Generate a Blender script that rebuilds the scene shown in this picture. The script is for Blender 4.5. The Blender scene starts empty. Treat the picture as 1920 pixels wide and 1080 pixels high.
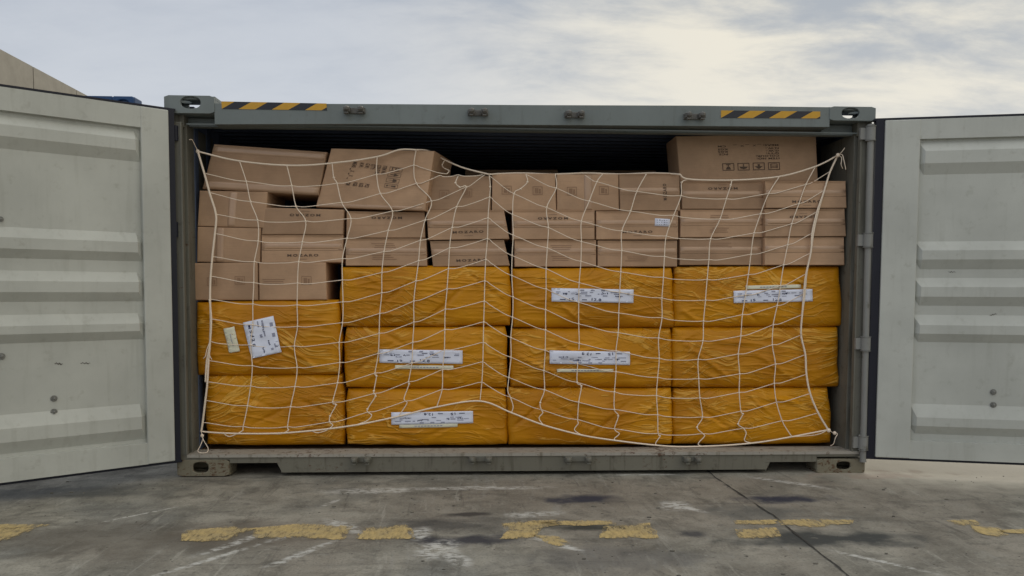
import bpy, math, random
from mathutils import Vector, Matrix, noise
random.seed(7)
S = bpy.context.scene
COL = S.collection
# ------------------------------------------------------------------ camera
CAM = Vector((-0.3907, -5.5683, 1.2984)); YAW, PITCH, ROLL, FPX, SYP = 0.0472, -0.0572, 0.0043, 1500.0, 90.63
fw = Vector((math.sin(YAW)*math.cos(PITCH), math.cos(YAW)*math.cos(PITCH), math.sin(PITCH)))
r0 = Vector((math.cos(YAW), -math.sin(YAW), 0)); u0 = r0.cross(fw)
RT = r0*math.cos(ROLL) + u0*math.sin(ROLL); UP = u0*math.cos(ROLL) - r0*math.sin(ROLL)
cam = bpy.data.objects.new('camera', bpy.data.cameras.new('camera')); COL.objects.link(cam)
cam.matrix_world = Matrix(((RT.x, UP.x, -fw.x, CAM.x), (RT.y, UP.y, -fw.y, CAM.y), (RT.z, UP.z, -fw.z, CAM.z), (0, 0, 0, 1)))
cam.data.sensor_width = 36; cam.data.lens = FPX/1920*36; cam.data.shift_y = SYP/1920
cam.data.clip_end = 3000; cam.data.clip_start = 0.05
S.camera = cam
# ------------------------------------------------------------------ light
SUN_EL, SUN_AZ = math.radians(34), math.radians(22)      # low behind the container, to the right of the view
W = bpy.data.worlds.new('World'); S.world = W; W.use_nodes = True
S.view_settings.view_transform = 'Standard'; S.view_settings.look = 'None'; S.view_settings.exposure = 0.0; S.view_settings.gamma = 1
sl = bpy.data.lights.new('sun', 'SUN'); sl.energy = 0.6; sl.angle = math.radians(25); sl.color = (1, .93, .82)
so = bpy.data.objects.new('sun', sl); COL.objects.link(so)
sd = Vector((math.sin(SUN_AZ)*math.cos(SUN_EL), math.cos(SUN_AZ)*math.cos(SUN_EL), math.sin(SUN_EL)))
so.rotation_euler = sd.to_track_quat('Z', 'Y').to_euler()

class NT:
    """small helper to write node trees"""
    def __init__(s, tree): s.t = tree; s.n = tree.nodes; s.l = tree.links
    def new(s, typ, **kw):
        o = s.n.new(typ)
        for k, v in kw.items(): setattr(o, k, v)
        return o
    def put(s, sock, v):
        if hasattr(v, 'is_output') or isinstance(v, bpy.types.NodeSocket): s.l.new(v, sock)
        elif v is not None:
            if isinstance(v, (tuple, list)) and len(v) == 3 and sock.type == 'RGBA': v = (*v, 1)
            sock.default_value = v
    def math(s, op, a, b=None, c=None, clamp=False):
        o = s.new('ShaderNodeMath', operation=op, use_clamp=clamp); s.put(o.inputs[0], a)
        if b is not None: s.put(o.inputs[1], b)
        if c is not None: s.put(o.inputs[2], c)
        return o.outputs[0]
    def vmath(s, op, a, b=None):
        o = s.new('ShaderNodeVectorMath', operation=op); s.put(o.inputs[0], a)
        if b is not None: s.put(o.inputs[1], b)
        return o.outputs['Value'] if op in ('LENGTH', 'DOT_PRODUCT') else o.outputs[0]
    def mix(s, f, a, b, mode='MIX'):
        o = s.new('ShaderNodeMix', data_type='RGBA', blend_type=mode); s.put(o.inputs[0], f); s.put(o.inputs[6], a); s.put(o.inputs[7], b)
        return o.outputs[2]
    def ramp(s, f, a, b, smooth=True):
        o = s.new('ShaderNodeMapRange', interpolation_type='SMOOTHSTEP' if smooth else 'LINEAR')
        s.put(o.inputs['Value'], f); s.put(o.inputs['From Min'], a); s.put(o.inputs['From Max'], b)
        return o.outputs[0]
    def noise(s, vec, scale, detail=4, rough=.55, dist=0.0):
        o = s.new('ShaderNodeTexNoise'); s.put(o.inputs['Vector'], vec)
        o.inputs['Scale'].default_value = scale; o.inputs['Detail'].default_value = detail
        o.inputs['Roughness'].default_value = rough; o.inputs['Distortion'].default_value = dist
        return o.outputs[0]
    def mapping(s, vec, loc=(0, 0, 0), rot=(0, 0, 0), scale=(1, 1, 1), typ='POINT'):
        o = s.new('ShaderNodeMapping', vector_type=typ); s.put(o.inputs[0], vec)
        o.inputs[1].default_value = loc; o.inputs[2].default_value = rot; o.inputs[3].default_value = scale
        return o.outputs[0]
    def sep(s, v):
        o = s.new('ShaderNodeSeparateXYZ'); s.put(o.inputs[0], v); return o.outputs
    def comb(s, x, y, z):
        o = s.new('ShaderNodeCombineXYZ'); s.put(o.inputs[0], x); s.put(o.inputs[1], y); s.put(o.inputs[2], z); return o.outputs[0]

def build_world():
    t = NT(W.node_tree); t.n.clear()
    out = t.new('ShaderNodeOutputWorld'); bg = t.new('ShaderNodeBackground'); t.l.new(bg.outputs[0], out.inputs[0])
    sky = t.new('ShaderNodeTexSky', sky_type='NISHITA', sun_disc=False)
    sky.sun_elevation = SUN_EL; sky.sun_rotation = SUN_AZ
    tc = t.new('ShaderNodeTexCoord'); d = t.vmath('NORMALIZE', tc.outputs['Generated'])
    x, y, z = t.sep(d)
    zz = t.math('ADD', t.math('MAXIMUM', z, 0.0), 0.22)
    p = t.comb(t.math('DIVIDE', x, zz), t.math('DIVIDE', y, zz), 0.0)
    big = t.noise(t.mapping(p, (3.1, .6, 0), (0, 0, .5), (.75, 1.3, 1)), .9, 3, .5, .3)
    mid = t.noise(t.mapping(p, (7.3, 2.2, 0), (0, 0, .35), (.8, 1.5, 1)), 2.6, 7, .58, .35)
    fine = t.noise(t.mapping(p, (1.3, 5.2, 0), (0, 0, .3), (.8, 1.3, 1)), 7.5, 6, .62, .3)
    right = t.ramp(x, -.22, .30)
    c = t.math('ADD', t.math('MULTIPLY', big, .46), t.math('ADD', t.math('MULTIPLY', mid, .40), t.math('MULTIPLY', fine, .14)))
    c = t.math('ADD', .5, t.math('MULTIPLY', t.math('SUBTRACT', c, .5), t.math('ADD', .55, t.math('MULTIPLY', right, .6))))
    cl = t.ramp(c, .39, .56)
    bright = t.mix(right, (6.4, 6.8, 7.45), (9.5, 9.0, 7.7))
    dark = t.mix(right, (4.5, 5.05, 6.0), (4.5, 4.95, 5.5))
    cloud = t.mix(cl, dark, bright)
    low = t.ramp(z, .36, .10)
    cloud = t.mix(t.math('MULTIPLY', low, .5), cloud, t.mix(right, (7.8, 8.2, 8.7), (9.0, 8.8, 8.2)))
    # an overcast sky is brightest overhead, and extra brightness is added behind the camera to lift the front light
    up = t.math('MULTIPLY', t.ramp(z, .35, .85), .62); side = t.math('MULTIPLY', t.ramp(y, .25, -.5), .12)
    lift = t.math('ADD', 1.0, t.math('ADD', up, side))
    cloud = t.mix(1.0, cloud, t.comb(lift, lift, lift), 'MULTIPLY')
    col = t.mix(.97, sky.outputs[0], cloud)
    t.put(bg.inputs[0], col); bg.inputs[1].default_value = 0.088
build_world()

# ------------------------------------------------------------------ pixel rays onto real planes
def ray(px, py):
    return (fw + RT*((px-960)/FPX) + UP*((540+SYP-py)/FPX))
def U(px, py, y=0.0):                    # point of that sight line on the plane y = const
    d = ray(px, py); return CAM + d*((y-CAM.y)/d.y)
def G(px, py, z=0.0):                    # ... on the level z = const
    d = ray(px, py); return CAM + d*((z-CAM.z)/d.z)
def XZ(px, py, y): p = U(px, py, y); return (p.x, p.z)

# ------------------------------------------------------------------ object helpers
def put(o, label=None, cat=None, group=None, kind=None):
    for k, v in (('label', label), ('category', cat), ('group', group), ('kind', kind)):
        if v: o[k] = v
    return o
def empty(name, loc, label, cat, group=None):
    o = bpy.data.objects.new(name, None); COL.objects.link(o); o.location = loc; o.empty_display_size = .1
    return put(o, label, cat, group)
def world_loc(p):
    v = Vector((0, 0, 0))
    while p is not None: v += Vector(p.location); p = p.parent
    return v
def mesh_obj(name, verts, faces, m, parent=None, smooth=False, mats=None, fmat=None):
    off = world_loc(parent)
    me = bpy.data.meshes.new(name); me.from_pydata([tuple(Vector(v)-off) for v in verts], [], faces)
    for mm in (mats or [m]): me.materials.append(mm)
    if fmat:
        for i, k in enumerate(fmat): me.polygons[i].material_index = k
    if smooth is True:
        for p in me.polygons: p.use_smooth = True
    elif smooth:
        for p in me.polygons: p.use_smooth = True
        me.set_sharp_from_angle(angle=smooth)
    me.update()
    o = bpy.data.objects.new(name, me); COL.objects.link(o)
    if parent is not None: o.parent = parent
    return o
class MB:
    """collects shapes into one mesh"""
    def __init__(s): s.v = []; s.f = []
    def add(s, v, f):
        b = len(s.v); s.v += [Vector(q) for q in v]; s.f += [tuple(i+b for i in q) for q in f]; return s
    def box(s, a, b, bev=0.0):
        a, b = Vector(a), Vector(b); lo = Vector(map(min, a, b)); hi = Vector(map(max, a, b))
        return s.hexa([(lo.x, lo.y, lo.z), (hi.x, lo.y, lo.z), (hi.x, lo.y, hi.z), (lo.x, lo.y, hi.z)],
                      [(lo.x, hi.y, lo.z), (hi.x, hi.y, lo.z), (hi.x, hi.y, hi.z), (lo.x, hi.y, hi.z)])
    def hexa(s, front, back):            # two quads (bl, br, tr, tl)
        return s.add(list(front)+list(back), [(0, 1, 2, 3), (5, 4, 7, 6), (4, 0, 3, 7), (1, 5, 6, 2), (3, 2, 6, 7), (4, 5, 1, 0)])
    def prism(s, poly, vec):             # polygon of 3-D points pushed along vec
        n = len(poly); poly = [Vector(p) for p in poly]; vec = Vector(vec)
        return s.add(poly+[p+vec for p in poly], [tuple(range(n)), tuple(range(2*n-1, n-1, -1))] + [(i, (i+1) % n + 0, (i+1) % n+n, i+n)[::-1] for i in range(n)])
    def tube(s, pts, rad, n=7, closed_ends=True):
        pts = [Vector(p) for p in pts]; m = len(pts); rads = rad if isinstance(rad, (list, tuple)) else [rad]*m
        rings = []; prev = None
        for i, p in enumerate(pts):
            t = (pts[min(i+1, m-1)]-pts[max(i-1, 0)])
            t = t.normalized() if t.length > 1e-9 else Vector((0, 0, 1))
            a = prev if prev is not None else (Vector((0, 1, 0)) if abs(t.y) < .9 else Vector((1, 0, 0)))
            a = (a - t*a.dot(t)).normalized(); prev = a; b = t.cross(a)
            rings.append([p+(a*math.cos(q*2*math.pi/n)+b*math.sin(q*2*math.pi/n))*rads[i] for q in range(n)])
        v = [q for r in rings for q in r]; f = []
        for i in range(m-1):
            for q in range(n): f.append((i*n+q, i*n+(q+1) % n, (i+1)*n+(q+1) % n, (i+1)*n+q))
        if closed_ends: f.append(tuple(range(n-1, -1, -1))); f.append(tuple((m-1)*n+q for q in range(n)))
        return s.add(v, f)
    def ball(s, c, r, n=8, k=5, sc=(1, 1, 1)):
        v = [Vector(c)+Vector((0, 0, r*sc[2]))]
        for i in range(1, k):
            a = math.pi*i/k
            for j in range(n):
                b = 2*math.pi*j/n; v.append(Vector(c)+Vector((r*sc[0]*math.sin(a)*math.cos(b), r*sc[1]*math.sin(a)*math.sin(b), r*sc[2]*math.cos(a))))
        v.append(Vector(c)-Vector((0, 0, r*sc[2]))); f = []
        for j in range(n): f.append((0, 1+j, 1+(j+1) % n))
        for i in range(k-2):
            for j in range(n): f.append((1+i*n+j, 1+(i+1)*n+j, 1+(i+1)*n+(j+1) % n, 1+i*n+(j+1) % n))
        e = len(v)-1
        for j in range(n): f.append((e, 1+(k-2)*n+(j+1) % n, 1+(k-2)*n+j))
        return s.add(v, f)
    def plate_hole(s, c, ax, ay, w, h, hw, hh, th, nrm, ho=(0, 0), seg=32, power=2.6):
        """solid plate w x h with an oval hole, thickness th along nrm (front at c)"""
        c, ax, ay, nrm = map(Vector, (c, ax, ay, nrm)); out, inn = [], []
        for i in range(seg):
            a = 2*math.pi*(i+.5)/seg; ca, sa = math.cos(a), math.sin(a)
            k = 1/max(abs(ca), abs(sa)); out.append(c+ax*(w/2*ca*k)+ay*(h/2*sa*k))
            sx = math.copysign(abs(ca)**(2/power), ca); sy = math.copysign(abs(sa)**(2/power), sa)
            inn.append(c+ax*(ho[0]+hw/2*sx)+ay*(ho[1]+hh/2*sy))
        back = -nrm*th; v = out+inn+[p+back for p in out]+[p+back for p in inn]; f = []; n = seg
        for i in range(n):
            j = (i+1) % n
            f += [(i, j, n+j, n+i), (2*n+j, 2*n+i, 3*n+i, 3*n+j), (j, i, 2*n+i, 2*n+j), (n+i, n+j, 3*n+j, 3*n+i)]
        return s.add(v, f)
    def build(s, name, m, parent=None, smooth=False): return mesh_obj(name, s.v, s.f, m, parent, smooth)
def bevel(o, w=.004, seg=2):
    md = o.modifiers.new('bevel', 'BEVEL'); md.width = w; md.segments = seg; md.limit_method = 'ANGLE'; md.angle_limit = math.radians(40)
    return o

# ------------------------------------------------------------------ materials
def mat(name):
    m = bpy.data.materials.new(name); m.use_nodes = True; t = NT(m.node_tree)
    bs = next(n for n in t.n if n.type == 'BSDF_PRINCIPLED'); tc = t.new('ShaderNodeTexCoord')
    return m, t, bs, tc.outputs['Object']
def set_bump(t, bs, h, strength=.3, dist=.01):
    b = t.new('ShaderNodeBump'); b.inputs['Strength'].default_value = strength; b.inputs['Distance'].default_value = dist
    t.put(b.inputs['Height'], h); t.l.new(b.outputs[0], bs.inputs['Normal'])
def rnd(t): return t.new('ShaderNodeObjectInfo').outputs['Random']

def m_cardboard(name, col, vary=.5):
    m, t, bs, ob = mat(name); r = rnd(t)
    v = t.vmath('ADD', ob, t.comb(t.math('MULTIPLY', r, 37.0), t.math('MULTIPLY', r, 11.0), t.math('MULTIPLY', r, 23.0)))
    n1 = t.noise(v, 3.2, 5, .6); n2 = t.noise(t.mapping(v, scale=(3, 3, 60)), 2.0, 4, .6); n3 = t.noise(v, 55, 3, .6)
    c = t.mix(t.ramp(n1, .3, .72), tuple(k*.83 for k in col), tuple(min(1, k*1.10) for k in col))
    c = t.mix(t.math('MULTIPLY', t.ramp(n2, .45, .7), .16), c, tuple(k*.7 for k in col))
    c = t.mix(t.math('MULTIPLY', t.ramp(n3, .55, .75), .14), c, tuple(k*.6 for k in col))
    g = t.math('ADD', 1-.16*vary, t.math('MULTIPLY', r, .32*vary))
    c = t.mix(1.0, c, t.comb(g, g, g), 'MULTIPLY')
    t.put(bs.inputs['Base Color'], c); bs.inputs['Roughness'].default_value = .72; bs.inputs['Specular IOR Level'].default_value = .25
    set_bump(t, bs, t.math('ADD', t.math('MULTIPLY', n1, .6), t.math('MULTIPLY', n2, .4)), .25, .012)
    return m
def m_film(name):
    """amber film: smooth stretches, and fans of thin sharp creases"""
    m, t, bs, ob = mat(name); r = rnd(t)
    v = t.vmath('ADD', ob, t.comb(t.math('MULTIPLY', r, 31.0), 0.0, t.math('MULTIPLY', r, 17.0)))
    w = t.noise(v, 1.3, 2, .5)
    def rmap(vec, rot, sc):
        o = t.new('ShaderNodeMapping'); t.put(o.inputs[0], vec); o.inputs[3].default_value = sc
        t.put(o.inputs[2], t.comb(0.0, t.math('ADD', rot, t.math('MULTIPLY', t.math('SUBTRACT', r, .5), .55)), 0.0)); return o.outputs[0]
    def creases(rot, sx, sz, sc, warp, lo, hi):
        vw = t.vmath('ADD', v, t.comb(0.0, 0.0, t.math('MULTIPLY', w, warp)))
        n = t.noise(rmap(vw, rot, (sx, 1, sz)), sc, 3, .5, .25)
        return t.ramp(t.math('SUBTRACT', 1.0, t.math('MULTIPLY', t.math('ABSOLUTE', t.math('SUBTRACT', n, .5)), 2.0)), lo, hi)
    k1 = creases(.08, .55, 8, 2.0, .9, .90, 1.0); k2 = creases(-.20, .6, 10, 2.4, -.8, .91, 1.0); k3 = creases(.75, .9, 6, 2.0, .4, .93, 1.0); k4 = creases(-.6, .9, 6, 1.8, .3, .94, 1.0)
    m1 = t.ramp(t.noise(v, 2.2, 3, .5), .40, .62); m2 = t.ramp(t.noise(t.vmath('ADD', v, (5, 0, 3)), 2.4, 3, .5), .45, .63); m3 = t.ramp(t.noise(t.vmath('ADD', v, (9, 0, 1)), 2.1, 3, .5), .50, .66)
    m4 = t.ramp(t.noise(t.vmath('ADD', v, (2, 0, 7)), 2.3, 3, .5), .52, .68)
    h = t.math('ADD', t.math('ADD', t.math('MULTIPLY', k1, m1), t.math('MULTIPLY', k2, m2)), t.math('ADD', t.math('MULTIPLY', k3, m3), t.math('MULTIPLY', k4, m4)))
    n1 = t.noise(v, 2.0, 4, .55); n2 = t.noise(t.mapping(v, scale=(1, 1, 3)), 9, 4, .55)
    c = t.mix(t.ramp(n1, .3, .7), (.45, .175, .002), (.60, .26, .004))
    c = t.mix(t.math('MULTIPLY', t.ramp(h, .30, .95), .52), c, (.82, .47, .09))  # highlights along the creases painted into the film colour
    t.put(bs.inputs['Base Color'], c); bs.inputs['Specular IOR Level'].default_value = .26
    t.put(bs.inputs['Roughness'], t.math('ADD', .34, t.math('MULTIPLY', n1, .2)))
    set_bump(t, bs, t.math('ADD', t.math('MULTIPLY', h, .6), t.math('MULTIPLY', n2, .3)), .65, .014)
    return m
def m_paint(name, col, rust=.3, rough=.5, dirt=.4, low=0.0, streak=1.0):
    """weathered paint: blotches, vertical run marks, rust spots; low > 0 adds road dirt below that height"""
    m, t, bs, ob = mat(name)
    geo = t.new('ShaderNodeNewGeometry').outputs['Position']
    n1 = t.noise(geo, 1.7, 5, .6); n2 = t.noise(geo, 14, 6, .65); n3 = t.noise(t.mapping(geo, scale=(9, 9, .8)), 2.2, 5, .6); n4 = t.noise(geo, 60, 3, .6)
    c = t.mix(t.ramp(n1, .3, .7), tuple(k*.90 for k in col), tuple(k*1.07 for k in col))
    c = t.mix(t.math('MULTIPLY', t.ramp(n3, .52, .72), .28*dirt*streak), c, (col[0]*.45, col[1]*.42, col[2]*.36))
    c = t.mix(t.math('MULTIPLY', t.ramp(n2, .56, .74), min(.8, .5*dirt)), c, (col[0]*.42, col[1]*.38, col[2]*.31))
    if low > 0:
        z = t.sep(geo)[2]
        f = t.math('MULTIPLY', t.ramp(t.math('ADD', z, t.math('MULTIPLY', n2, .5)), low+.3, low*.3), .75)
        c = t.mix(f, c, (.12, .105, .085))
    n5 = t.noise(t.mapping(geo, scale=(1, 1, 1.6)), 24, 6, .7, .6)
    rm = t.ramp(t.math('ADD', t.math('MULTIPLY', n5, .68), t.math('MULTIPLY', n1, .32)), .72-.16*rust, .78-.15*rust)
    c = t.mix(t.math('MULTIPLY', rm, .85), c, t.mix(n4, (.055, .025, .014), (.13, .06, .03)))
    t.put(bs.inputs['Base Color'], c)
    t.put(bs.inputs['Roughness'], t.math('ADD', rough, t.math('MULTIPLY', rm, .3)))
    bs.inputs['Specular IOR Level'].default_value = .35
    set_bump(t, bs, t.math('SUBTRACT', t.math('MULTIPLY', n1, .5), t.math('MULTIPLY', rm, .5)), .25, .01)
    return m
def m_plain(name, col, rough=.5, spec=.4, bump=0, scale=20, var=.15, metal=0):
    m, t, bs, ob = mat(name); n = t.noise(ob, scale, 4, .6)
    t.put(bs.inputs['Base Color'], t.mix(n, tuple(k*(1-var) for k in col), tuple(min(1, k*(1+var)) for k in col)))
    bs.inputs['Roughness'].default_value = rough; bs.inputs['Specular IOR Level'].default_value = spec; bs.inputs['Metallic'].default_value = metal
    if bump: set_bump(t, bs, n, bump, .01)
    return m
KRAFT = m_cardboard('kraft_cardboard', (.455, .292, .182), .95); KRAFT_BIG = m_cardboard('kraft_cardboard_smooth', (.45, .295, .185), .3)
FILM = m_film('amber_film')
FRAME = m_paint('frame_paint', (.175, .20, .198), .25, .5, .9)
FRAME_LOW = m_paint('worn_frame_paint', (.165, .155, .122), .86, .65, 2.6)
POST = m_paint('post_paint', (.15, .145, .12), .84, .6, 2.6)
CASTLOW = m_paint('rusty_casting_paint', (.19, .17, .12), 1.25, .7, 2.0)
SILLTOP = m_paint('threshold_paint', (.34, .315, .27), 1.05, .6, 3.0)
DOORIN = m_paint('door_inner_paint', (.47, .48, .44), .12, .42, .5)
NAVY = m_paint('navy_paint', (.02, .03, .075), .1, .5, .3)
BLUE = m_paint('blue_paint', (.018, .06, .16), .1, .5, .3)
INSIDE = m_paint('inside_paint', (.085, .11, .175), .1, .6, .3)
RUBBER = m_plain('gasket_rubber', (.012, .013, .022), .45, .3)
STEEL = m_paint('hinge_steel', (.235, .235, .22), .7, .5, 1.6)
BOLT = m_plain('zinc_bolt', (.20, .20, .185), .4, .5, .2, 60, .5, .3)
DARKSTEEL = m_plain('greasy_steel', (.10, .095, .085), .5, .5, .3, 30, .5)
ROPE = m_plain('net_rope', (.84, .71, .57), .8, .2, .3, 120, .12)
TAPE = m_plain('packing_tape', (.475, .312, .205), .24, .5, .35, 7, .10)
FTAPE = m_plain('paper_tape', (.72, .70, .55), .5, .3, .1, 20, .05)
PAPER = m_plain('label_paper', (.74, .77, .90), .6, .3, .2, 14, .04)
INK = m_plain('black_print', (.11, .076, .055), .7, .2, 0, 150, .45)
FAINT = m_plain('faded_print', (.30, .185, .115), .75, .2, 0, 60, .2)
PEN = m_plain('blue_black_pen', (.035, .04, .10), .6, .2)
PREPRINT = m_plain('form_print', (.28, .29, .38), .6, .2)
PLY = m_plain('floor_plywood', (.12, .075, .045), .7, .3, .2, 8, .3)

# ------------------------------------------------------------------ ground
def build_ground():
    m, t, bs, ob = mat('yard_concrete')
    ob = t.new('ShaderNodeNewGeometry').outputs['Position']
    n0 = t.noise(ob, .55, 4, .6); n1 = t.noise(ob, 2.3, 7, .65, .3); n2 = t.noise(ob, 11, 6, .65); n3 = t.noise(ob, 75, 4, .6)
    sm = t.noise(t.mapping(ob, rot=(0, 0, .42), scale=(.8, 5.5, 1)), 1.3, 7, .65, .6)
    ax = t.noise(t.mapping(ob, rot=(0, 0, -.75), scale=(7, .9, 1)), 1.6, 7, .68, .5)      # wheel scuffs one way ...
    bx = t.noise(t.mapping(ob, rot=(0, 0, .62), scale=(8, .8, 1)), 1.4, 7, .68, .5)      # ... and the other
    n4 = t.noise(ob, 5.2, 8, .7, .6)
    c = t.mix(t.ramp(n1, .30, .70), (.155, .147, .122), (.365, .345, .288))
    c = t.mix(t.math('MULTIPLY', t.ramp(n0, .42, .60), .45), c, (.205, .172, .135))
    c = t.mix(t.math('MULTIPLY', t.ramp(n0, .46, .34), .35), c, (.19, .197, .19))
    c = t.mix(t.math('MULTIPLY', t.ramp(n4, .50, .68), .65), c, (.105, .098, .08))
    c = t.mix(t.math('MULTIPLY', t.ramp(n4, .44, .30), .50), c, (.30, .29, .25))
    c = t.mix(t.math('MULTIPLY', t.ramp(ax, .58, .70), .60), c, (.40, .385, .33))
    c = t.mix(t.math('MULTIPLY', t.ramp(bx, .57, .70), .55), c, (.30, .29, .26))
    c = t.mix(t.math('MULTIPLY', t.ramp(bx, .42, .30), .55), c, (.075, .07, .06))
    c = t.mix(t.math('MULTIPLY', t.ramp(sm, .46, .32), .40), c, (.075, .07, .062))
    c = t.mix(t.math('MULTIPLY', t.ramp(n2, .54, .70), .50), c, (.075, .07, .06))
    c = t.mix(t.math('MULTIPLY', t.ramp(n2, .42, .28), .45), c, (.32, .31, .275))
    sp = t.noise(ob, 30, 4, .6); c = t.mix(t.math('MULTIPLY', t.ramp(sp, .66, .72), .75), c, (.035, .033, .03))
    c = t.mix(t.math('MULTIPLY', t.ramp(sp, .31, .26), .7), c, (.44, .42, .37))
    c = t.mix(t.math('MULTIPLY', t.ramp(n3, .52, .72), .5), c, (.07, .066, .056)); c = t.mix(t.math('MULTIPLY', t.ramp(n3, .44, .26), .4), c, (.40, .385, .33))
    dv = t.new('ShaderNodeTexNoise'); t.put(dv.inputs['Vector'], ob); dv.inputs['Scale'].default_value = 5.5; dv.inputs['Detail'].default_value = 6
    wob = t.vmath('SUBTRACT', dv.outputs['Color'], (.5, .5, .5))
    brkn = t.noise(t.mapping(ob, scale=(1, 2.2, 1)), 16, 6, .7)
    def spot(px, py, w, h, col, op, rag=1.0, rot=0.0, brk=False):
        """a stain or painted patch of light: its centre on the ground and its size in metres"""
        nonlocal c
        p = G(px, py)
        q = t.mapping(ob, (p.x, p.y, 0), (0, 0, rot), (w, h, 1), 'TEXTURE')
        sc = t.vmath('MULTIPLY', wob, (rag*2.4, rag*2.4, 0))
        ln = t.vmath('LENGTH', t.vmath('ADD', q, sc))
        f = t.ramp(ln, 1.1, .35)
        f = t.math('MULTIPLY', f, t.ramp(brkn, .42, .58) if brk else t.ramp(brkn, .15, .45))
        c = t.mix(t.math('MULTIPLY', f, op), c, col)
    # brighter ground beyond the right-hand door: light put into the concrete colour
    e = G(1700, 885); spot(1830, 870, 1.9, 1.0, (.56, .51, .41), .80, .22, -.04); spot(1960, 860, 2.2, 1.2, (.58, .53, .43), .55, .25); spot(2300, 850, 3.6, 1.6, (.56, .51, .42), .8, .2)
    spot(1640, 890, .5, .14, (.25, .15, .11), .35, 1.4)
    for a in ((845, 985, .30, .14, (.045, .045, .045), .6), (880, 1014, .34, .10, (.035, .036, .045), .75), (1095, 936, .24, .10, (.038, .04, .055), .85),
              (1465, 935, .30, .09, (.035, .038, .055), .85), (1560, 1010, .55, .13, (.055, .058, .055), .8), (1115, 990, .30, .06, (.05, .052, .045), .85),
              (1410, 960, .3, .18, (.09, .095, .09), .5), (880, 965, .14, .05, (.06, .055, .05), .8), (1300, 1000, .1, .06, (.05, .05, .055), .7),
              (120, 925, .7, .18, (.075, .078, .075), .55), (500, 1000, .6, .25, (.12, .095, .07), .4), (200, 1010, .9, .3, (.11, .095, .075), .5), (1150, 1050, .5, .2, (.085, .085, .085), .4)):
        spot(a[0], a[1], a[2]*1.15, a[3]*1.2, a[4], min(1, a[5]*1.25), .7)
    for a in ((555, 1000, .32, .035, .9), (640, 985, .34, .05, -.9), (450, 1015, .5, .03, 1.0), (700, 920, .6, .07, .1), (790, 1000, .22, .05, 1.45), (620, 943, .20, .018, 1.15),
              (860, 1048, .22, .05, -1.2), (1045, 1020, .34, .03, -.85), (1285, 952, .30, .03, -.8), (1265, 948, .2, .1, .2), (1000, 965, .3, .06, .1), (560, 1040, .5, .03, 1.0),
              (1480, 905, .55, .04, -.7), (820, 1030, .3, .09, 1.3), (900, 915, .8, .05, .0), (1640, 1050, .5, .02, -.8), (1215, 890, .5, .02, 0), (260, 965, .5, .012, .8), (390, 1050, .6, .02, .9)):
        spot(a[0], a[1], a[2]*.66, a[3]*1.35, (.56, .55, .51), .85, .35, a[4], True)
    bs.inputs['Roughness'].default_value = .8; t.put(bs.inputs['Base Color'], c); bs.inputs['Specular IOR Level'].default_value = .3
    set_bump(t, bs, t.math('ADD', n2, t.math('MULTIPLY', n3, .5)), .4, .012)
    L = 900
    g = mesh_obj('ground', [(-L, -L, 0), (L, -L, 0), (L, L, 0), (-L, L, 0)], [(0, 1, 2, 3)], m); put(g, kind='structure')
    # yellow line: worn fragments of a painted stripe
    ym, t, bs, ob = mat('worn_yellow_paint')
    ob = t.new('ShaderNodeNewGeometry').outputs['Position']
    n1 = t.noise(ob, 6, 8, .7, .3); n2 = t.noise(t.mapping(ob, rot=(0, 0, -.75), scale=(3, 1, 1)), 14, 7, .75)
    t.put(bs.inputs['Base Color'], t.mix(t.ramp(n1, .35, .65), (.42, .33, .17), (.58, .43, .18))); bs.inputs['Roughness'].default_value = .7
    tr = t.new('ShaderNodeBsdfTransparent'); mx = t.new('ShaderNodeMixShader'); out = next(n for n in t.n if n.type == 'OUTPUT_MATERIAL')
    an = t.new('ShaderNodeAttribute', attribute_name='wear')
    keep = t.math('ADD', t.math('MULTIPLY', n1, .55), t.math('ADD', t.math('MULTIPLY', n2, .55), t.math('MULTIPLY', an.outputs['Fac'], .13)))
    keep = t.math('MULTIPLY', t.ramp(keep, .49, .66), t.math('ADD', .62, t.math('MULTIPLY', t.ramp(n2, .35, .6), .3)))
    t.put(mx.inputs[0], keep); t.l.new(tr.outputs[0], mx.inputs[1]); t.l.new(bs.outputs[0], mx.inputs[2]); t.l.new(mx.outputs[0], out.inputs[0])
    frags = [[(-30, 983), (85, 983), (76, 988), (-30, 990)], [(-30, 993), (62, 990), (42, 1000), (12, 1010), (-30, 1018)],
             [(355, 995), (420, 989), (478, 991), (440, 1003), (425, 1012), (345, 1013)], [(482, 990), (560, 984), (655, 986), (640, 1011), (560, 1006), (478, 1010)],
             [(688, 990), (755, 985), (766, 992), (773, 1009), (672, 1009)], [(945, 982), (1040, 975), (1046, 984), (1010, 990), (1002, 1006), (940, 1009), (955, 996)],
             [(1000, 1004), (1040, 1006), (1066, 1018), (1045, 1021)], [(1005, 978), (1140, 976), (1152, 984), (1035, 984)], [(1138, 986), (1215, 982), (1222, 992), (1229, 1007), (1130, 1007)],
             [(1380, 976), (1454, 975), (1456, 981), (1384, 982)], [(1384, 994), (1452, 990), (1459, 1005), (1388, 1007)], [(1462, 975), (1600, 975), (1592, 981), (1545, 984), (1530, 988), (1470, 983)],
             [(1780, 976), (1825, 975), (1835, 983), (1800, 983)], [(1822, 986), (1868, 990), (1884, 1001), (1862, 1005), (1836, 997)], [(1880, 995), (1960, 990), (1960, 998), (1890, 999)]]
    vs, fs, wear = [], [], []
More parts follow.
